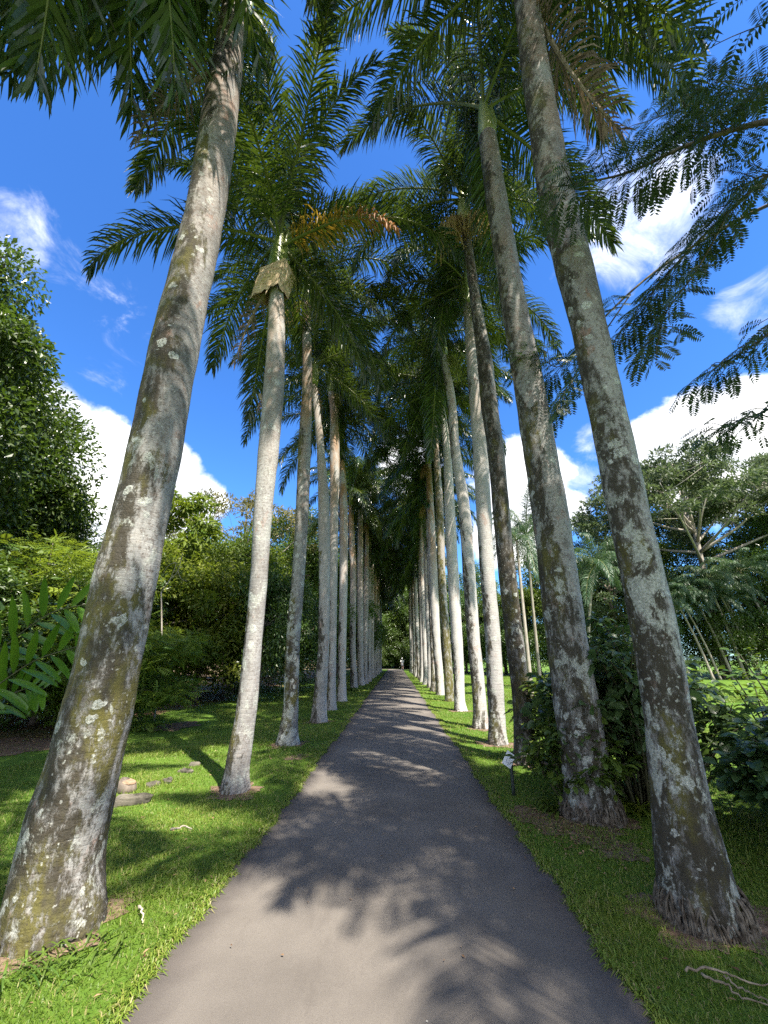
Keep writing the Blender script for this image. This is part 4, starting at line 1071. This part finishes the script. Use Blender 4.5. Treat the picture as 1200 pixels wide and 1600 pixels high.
# bare earth round the palm feet and worn spots
M['soil'] = plain('bare_soil', (.085, .055, .038), (.21, .15, .105), 14, .95, .1, .8, .02)
def soil():
    rg = np.random.default_rng(21); g = Geo()
    spots = [(x, y, .40 if y < 5 else .36) for x, y in TRUNKS if -1 < y < 15] + [(1.78, 5.05, .42), (1.45, 5.35, .25), (1.95, 4.55, .25), (-1.72, 8.1, .22), (2.05, 2.42, .16), (2.35, 2.0, .15), (-1.85, 2.35, .16), (-7.4, 9.0, .9), (-5.6, 11.4, .6)]
    for (x, y, r) in spots:
        n = 40; a = np.arange(n) * 2 * math.pi / n; ph = rg.uniform(0, 6.28, 4)
        rr = r * (1 + .16 * np.sin(2 * a + ph[0]) + .14 * np.sin(5 * a + ph[1]) + .10 * np.sin(9 * a + ph[2]) + .07 * np.sin(17 * a + ph[3]))
        X, Y = x + np.cos(a) * rr, y + np.sin(a) * rr
        X = np.where((X > -1.36) & (X < 0), -1.36, np.where((X < 1.24) & (X >= 0), 1.24, X))
        V = np.stack([X, Y, lawn_z(X, Y) + .006], 1); c = np.array([[x, y, float(lawn_z(np.array(x), np.array(y))) + .012]])
        g.add(np.vstack([V, c]), [[i, (i + 1) % n, n] for i in range(n)])
    return tag(link('bare_soil', g.mesh('bare_soil', ['soil'], True)), kind='structure')
soil()
# leaf litter on the verges
def litter():
    rg = np.random.default_rng(12); n = 1500; g = Geo()
    side = rg.random(n) < .5
    x = np.where(side, -1.35 - np.abs(rg.normal(0, 1.6, n)), 1.25 + np.abs(rg.normal(0, 1.2, n))); y = 1.5 + 14 * rg.random(n) ** 1.5
    k = 420; x[:k] = rg.normal(1.75, .25, k); y[:k] = rg.normal(5.0, .35, k)          # bare dry patch by the label
    k2 = 170; x[-k2:] = rg.uniform(-1.2, 1.1, k2); y[-k2:] = 1.8 + 12 * rg.random(k2)
    z = lawn_z(x, y) + np.where(np.abs(x) < 1.2, .042, .022)
    a = rg.uniform(0, 6.28, n); ax = np.stack([np.cos(a), np.sin(a), rg.normal(0, .18, n)], 1)
    l = rg.uniform(.018, .055, n); l[-k2:] *= .65
    v, t = leaves(np.stack([x, y, z], 1), ax, nz(np.array([0, 0, 1.]) + rg.normal(0, .25, (n, 3))), l, l * rg.uniform(.25, .5, n), .15)
    g.add(v, t, np.repeat(rg.random(n), 4)); return g.mesh('leaf_litter', ['litter'])
tag(link('leaf_litter', litter()), 'scattered dry brown leaves on the grass and path', 'leaf litter', kind='stuff')

# sticks, stones, stump
def stick(name, pts, r, label, mat='stick'):
    p = smooth_path(pts, 18); b = p[0].copy(); b[2] = 0
    q = np.random.default_rng(len(label)); p[1:-1] += q.normal(0, .006, (16, 3)) * [1, 1, .6]
    v, t = tube(p - b, np.linspace(r, r * .45, 18) * (1 + .12 * np.sin(np.arange(18) * 1.7)), 7)
    return tag(link(name, Geo().add(v, t).mesh(name, [mat], True), None, tuple(b)), label, 'stick')
def gpz(px, py, z=.03):
    q = gp(px, py); return q + [0, 0, z]
stick('fallen_stick', [gpz(1075, 1537, .05), gpz(1120, 1537, .06), gpz(1165, 1545), gpz(1230, 1556)], .0065, 'long dry stick lying in the grass at the lower right corner')
stick('fallen_stick', [gpz(1100, 1541, .05), gpz(1135, 1557, .05), gpz(1165, 1573), gpz(1225, 1590)], .0065, 'dry stick forking below the long one at the lower right corner')
stick('fallen_stick', [gpz(1135, 1544, .05), gpz(1160, 1556), gpz(1190, 1572), gpz(1215, 1592)], .005, 'thin stick between the two longer ones at the lower right corner')
stick('fallen_stick', [gpz(215, 1425, .03), gpz(219, 1436, .05), gpz(222, 1448, .02)], .008, 'short whitish stub standing in the grass right of the massive left palm', 'stub_pale')
stick('fallen_stick', [gpz(265, 1307, .05), gpz(285, 1303, .06), gpz(299, 1304, .04)], .010, 'curved pale twig on the grass below the second left palm', 'stub_pale')
def rock(seed, sx, sy, sz):
    rg = np.random.default_rng(seed); n, m = 14, 9; g = Geo(); V = []
    for i in range(m):
        ph = math.pi * i / (m - 1)
        for j in range(n):
            a = 2 * math.pi * j / n; d = np.array([math.sin(ph) * math.cos(a), math.sin(ph) * math.sin(a), math.cos(ph)])
            e = np.sign(d) * np.abs(d) ** .6
            V.append(e * [sx, sy, sz] * (1 + .16 * math.sin(3 * a + seed + 2 * ph) + rg.normal(0, .06)))
    T = []
    for i in range(m - 1):
        for j in range(n):
            a, b = i * n + j, i * n + (j + 1) % n; T += [[a, a + n, b + n], [a, b + n, b]]
    g.add(V, T); return g.mesh('stone', ['stone'], False)
for k, (px, py, s, lab) in enumerate(((205, 1254, (.20, .11, .07), 'dark flat stone beside the massive left palm, lowest of the stone row'), (238, 1229, (.09, .07, .05), 'mossy stone next to the dark flat stone in the left grass'),
        (262, 1222, (.12, .06, .04), 'low broken stone midway along the row in the left grass'), (290, 1208, (.12, .06, .05), 'long low stone near the far end of the stone row'), (303, 1197, (.08, .06, .05), 'farthest stone of the row in the left grass'))):
    b = gp(px, py); tag(link('stone', rock(k, *s), None, (b[0], b[1], s[2] * .10), (0, 0, k * .8 + .5)), lab, 'stone', 'stones in the left grass')
b = gp(196, 1238)
g = Geo(); v, t = tube([[0, 0, -.02], [0, 0, .10], [0.01, 0, .12]], [.13, .11, .10], 14); g.add(v, t, .5, 0)
tp = Geo(); v, t = tube([[0.01, 0, .118], [0.012, 0, .126]], [.097, .092], 14); tp.add(v, t)
o = empty('cut_stump', tuple(b)); tag(o, 'small cut stump with a pale top right of the massive left palm', 'stump')
link('stump_body', g.mesh('stump_body', ['wood'], True), o); link('cut_top', tp.mesh('cut_top', ['cut_wood'], False), o)

# bare twigs in the left undergrowth
def bare_branch(label, pts_list, Y):
    base = gp(300, 1090); base = np.array([vp(pts_list[0][0][0][0], 1060, Y)[0], Y, 0]); g = Geo()
    for pts, r in pts_list:
        p = smooth_path([vp(x, y, Y) for x, y in pts], 14)
        v, t = tube(p - base, np.linspace(r, r * .4, 14), 6); g.add(v, t)
    p = smooth_path([base + [0, 0, -.05], base * .5 + vp(*pts_list[0][0][0], Y) * .5 + [.1, 0, 0], vp(*pts_list[0][0][0], Y)], 12)
    v, t = tube(p - base, np.linspace(.03, .02, 12), 6); g.add(v, t)
    tag(link('bare_shrub', g.mesh('bare_shrub', ['wood_pale'], True), None, tuple(base)), label, 'shrub')
bare_branch('leafless pale twigs just right of the massive left palm trunk', [([(252, 925), (266, 905), (278, 892), (285, 865)], .016), ([(266, 905), (275, 880), (262, 885), (250, 905)], .009), ([(278, 892), (283, 904), (292, 908)], .008)], 12.5)

# ------------------------------------------------------------------ plant label on its post
b = gp(803, 1243)
o = empty('plant_label', tuple(b)); tag(o, 'tilted white plant label on a short dark post in front of the shrub', 'sign')
v, t = tube([[0, 0, -.05], [0, 0, .10], [0, 0, .36], [0, 0, .40]], [.024, .022, .022, .016], 12)
link('post', Geo().add(v, t).mesh('post', ['post'], True), o)
def slab(w, h, d):
    import bmesh
    bm = bmesh.new(); bmesh.ops.create_cube(bm, size=1); bmesh.ops.scale(bm, vec=(w, h, d), verts=bm.verts)
    bmesh.ops.bevel(bm, geom=bm.edges[:], offset=min(d, .003) * .45, segments=2, affect='EDGES'); me = bpy.data.meshes.new('plate'); bm.to_mesh(me); bm.free(); return me
pl = slab(.115, .20, .006); pl.materials.append(M['label_white'])
rot = Matrix.Rotation(R(12), 4, 'Z') @ Matrix.Rotation(R(52), 4, 'X') @ Matrix.Rotation(R(-42), 4, 'Z')
po = link('plate', pl, o, (-.03, -.035, .40)); po.rotation_euler = rot.to_euler()
tx = Geo()
for k, (w_, y_) in enumerate(((.06, .062), (.075, .040), (.07, -.010), (.08, -.027), (.062, -.044), (.074, -.061), (.05, -.078))):
    hgt = .008 if k < 2 else .004
    nseg = 6; x0 = -w_ / 2; cw = w_ / nseg
    for q in range(nseg):
        a0, a1 = x0 + q * cw, x0 + q * cw + cw * .72
        tx.add([[a0, y_, .0042], [a1, y_, .0042], [a1, y_ + hgt, .0042], [a0, y_ + hgt, .0042]], [[0, 1, 2], [0, 2, 3]])
link('lettering', tx.mesh('lettering', ['label_ink']), po)

# ------------------------------------------------------------------ the walker far down the path
def walker():
    b = gp(628, 1046); y = 68.0; b = np.array([(628 - 618) / FPX * 66.5 * 1.0, y, .03])
    o = empty('person', tuple(b), R(180)); tag(o, 'person in white hat, shirt and pale shorts walking far down the path', 'person')
    def skin(name, verts, edges, rads, mat, root=0, parent=o):
        me = bpy.data.meshes.new(name); me.from_pydata(verts, edges, []); ob = link(name, me, parent)
        md = ob.modifiers.new('skin', 'SKIN'); md.use_smooth_shade = True
        for i, sv in enumerate(me.skin_vertices[0].data):
            sv.radius = rads[i] if hasattr(rads[i], '__len__') else (rads[i], rads[i]); sv.use_root = (i == root)
        sb = ob.modifiers.new('sub', 'SUBSURF'); sb.levels = sb.render_levels = 2
        me.materials.append(M[mat]); return ob
    V = [(0, 0, .92), (0, 0, 1.12), (0, 0, 1.34), (0, 0, 1.47), (0, 0, 1.53), (0, -.02, 1.62), (0, -.01, 1.70),
         (.09, 0, .88), (.10, -.12, .50), (.10, -.06, .10), (.10, -.22, .05),
         (-.09, 0, .88), (-.11, .10, .48), (-.12, .28, .12), (-.13, .20, .03),
         (.19, 0, 1.38), (.25, .08, 1.12), (.24, -.04, .90), (.24, -.08, .80), (-.19, 0, 1.38), (-.26, -.06, 1.12), (-.24, -.22, .95), (-.23, -.29, .89)]
    E = [(0, 1), (1, 2), (2, 3), (3, 4), (4, 5), (5, 6), (0, 7), (7, 8), (8, 9), (9, 10), (0, 11), (11, 12), (12, 13), (13, 14), (2, 15), (15, 16), (16, 17), (17, 18), (2, 19), (19, 20), (20, 21), (21, 22)]
    Rr = [.13, (.12, .09), (.15, .10), .07, .055, (.075, .09), (.07, .085), .09, .06, .04, .03, .09, .06, .04, .03, .06, .045, .034, .035, .06, .045, .034, .035]
    skin('body', V, E, Rr, 'skin')
    skin('shirt', [(0, 0, .90), (0, 0, 1.12), (0, 0, 1.34), (0, 0, 1.46), (.20, 0, 1.38), (.26, .08, 1.14), (-.20, 0, 1.38), (-.27, -.06, 1.14)], [(0, 1), (1, 2), (2, 3), (2, 4), (4, 5), (2, 6), (6, 7)],
         [(.17, .13), (.155, .12), (.18, .125), .08, .085, .07, .085, .07], 'white_cloth', 1)
    skin('shorts', [(0, 0, .98), (0, 0, .90), (.09, -.01, .82), (.10, -.09, .60), (-.09, .01, .82), (-.11, .07, .60)], [(0, 1), (1, 2), (2, 3), (1, 4), (4, 5)], [(.16, .12), (.15, .125), .11, .10, .11, .10], 'pale_shorts', 1)
    g = Geo(); v, t = tube([[0, -.01, 1.66], [0, -.01, 1.675], [0, -.01, 1.69], [0, -.01, 1.77], [0, -.01, 1.80]], [.20, .20, .115, .105, .06], 20); g.add(v, t)
    link('hat', g.mesh('hat', ['white_cloth'], True), o)
    for s, q in ((1, (.10, -.10, .045)), (-1, (-.125, .24, .07))):
        g = Geo(); v, t = tube(np.array([[0, .12, .01], [0, .06, .02], [0, -.04, .012], [0, -.14, .0]]) + q, [.035, .05, .048, .025], 10); g.add(v, t); link('shoe', g.mesh('shoe', ['white_cloth'], True), o)
walker()

# ------------------------------------------------------------------ light and sky
SUN_EL, SUN_AZ = 59.0, 145.0        # azimuth clockwise from +Y (the way the avenue runs)
sd = bpy.data.lights.new('sun', 'SUN'); so = link('sun', sd)
sd.energy = 5.0; sd.angle = R(.5); sd.color = (1.0, .93, .82)
sv = Vector((math.sin(R(SUN_AZ)) * math.cos(R(SUN_EL)), math.cos(R(SUN_AZ)) * math.cos(R(SUN_EL)), math.sin(R(SUN_EL))))
so.rotation_euler = sv.to_track_quat('Z', 'Y').to_euler()

w = bpy.data.worlds.new('World'); scene.world = w; w.use_nodes = True
nt = w.node_tree; nt.nodes.clear()
sky = nd(nt, 'ShaderNodeTexSky', None, sky_type='NISHITA', sun_disc=False, sun_elevation=R(SUN_EL), sun_rotation=R(SUN_AZ), altitude=200.0, air_density=1.0, dust_density=.3, ozone_density=2.0)
skyc = nd(nt, 'ShaderNodeHueSaturation', {'Hue': .5, 'Saturation': 1.15, 'Value': 1.0, 'Color': sky.outputs[0]}).outputs[0]
dirv = nd(nt, 'ShaderNodeVectorMath', {0: nd(nt, 'ShaderNodeTexCoord').outputs['Generated']}, operation='NORMALIZE').outputs[0]
# cumulus: banks at fixed compass directions, broken up by fractal noise
blobs = [(70, 660, .12, 1), (150, 710, .13, 1), (240, 750, .12, 1), (60, 780, .20, 1), (310, 790, .09, 1), (200, 820, .2, 1), (-60, 690, .15, 1),
         (1110, 680, .115, 1), (1175, 650, .10, 1), (1040, 700, .10, .95), (1260, 690, .15, 1), (1000, 700, .08, .8), (820, 760, .16, 1), (880, 790, .08, .9), (800, 830, .13, 1), (640, 720, .12, .8), (1100, 740, .14, .9),
         (880, 640, .03, .6)]
wisps = [(1000, 340, .17, 1.0), (1060, 295, .10, .8), (950, 375, .11, .9), (20, 372, .11, .74), (85, 402, .08, .62), (195, 525, .14, .62), (170, 560, .09, .6), (1170, 470, .09, .62), (930, 690, .07, .8), (905, 760, .09, .8), (140, 440, .08, .5)]
def pile(blobs):
  acc = None
  for (px, py, r_, amp) in blobs:
      c = ray(px, py); c = c / np.linalg.norm(c)
      df = nd(nt, 'ShaderNodeVectorMath', {0: dirv, 1: tuple(c)}, operation='SUBTRACT').outputs[0]
      ln = nd(nt, 'ShaderNodeVectorMath', {0: df}, operation='LENGTH').outputs['Value']
      mk = mth(nt, 'MULTIPLY', ramp(nt, ln, r_ * 1.25, r_ * .25), amp)
      acc = mk if acc is None else mth(nt, 'MAXIMUM', acc, mk)
  return acc
acc = pile(blobs)
n1 = noise(nt, dirv, 6.5, 9, .62, .25)
dens = mth(nt, 'ADD', acc, mth(nt, 'MULTIPLY', mth(nt, 'SUBTRACT', n1, .5), 1.5))
cf = ramp(nt, dens, .38, .72)
shade = ramp(nt, noise(nt, dirv, 9.0, 6, .6), .35, .7)
# unseen cumulus behind the photographer, added to lift and neutralise the ambient light
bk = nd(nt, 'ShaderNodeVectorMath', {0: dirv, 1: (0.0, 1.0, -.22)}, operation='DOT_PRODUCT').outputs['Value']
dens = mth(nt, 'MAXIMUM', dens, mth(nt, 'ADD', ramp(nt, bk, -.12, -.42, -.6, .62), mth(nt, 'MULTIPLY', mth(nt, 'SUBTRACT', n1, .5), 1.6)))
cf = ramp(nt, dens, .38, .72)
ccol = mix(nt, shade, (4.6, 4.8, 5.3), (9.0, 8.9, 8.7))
wz = mth(nt, 'ADD', pile(wisps), mth(nt, 'MULTIPLY', mth(nt, 'SUBTRACT', noise(nt, scalev(nt, dirv, (1, 1, 1.5)), 7.5, 10, .66, .6), .5), 1.9))
cf = mth(nt, 'MAXIMUM', cf, ramp(nt, wz, .50, 1.35, 0, .72))
skyt = mix(nt, 1.0, skyc, (.50, .80, 1.16), 'MULTIPLY')
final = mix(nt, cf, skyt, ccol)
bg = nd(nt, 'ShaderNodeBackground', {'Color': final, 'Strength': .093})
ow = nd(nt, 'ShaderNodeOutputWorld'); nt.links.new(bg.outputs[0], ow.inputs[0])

scene.view_settings.view_transform = 'Standard'
scene.view_settings.look = 'None'
scene.view_settings.gamma = 1
scene.view_settings.use_curve_mapping = False
scene.view_settings.exposure = 1.65
scene.render.engine = 'CYCLES'
cy = scene.cycles
cy.max_bounces = 6; cy.diffuse_bounces = 3; cy.glossy_bounces = 2; cy.transmission_bounces = 4; cy.transparent_max_bounces = 4
cy.use_denoising = False
cy.use_fast_gi = False
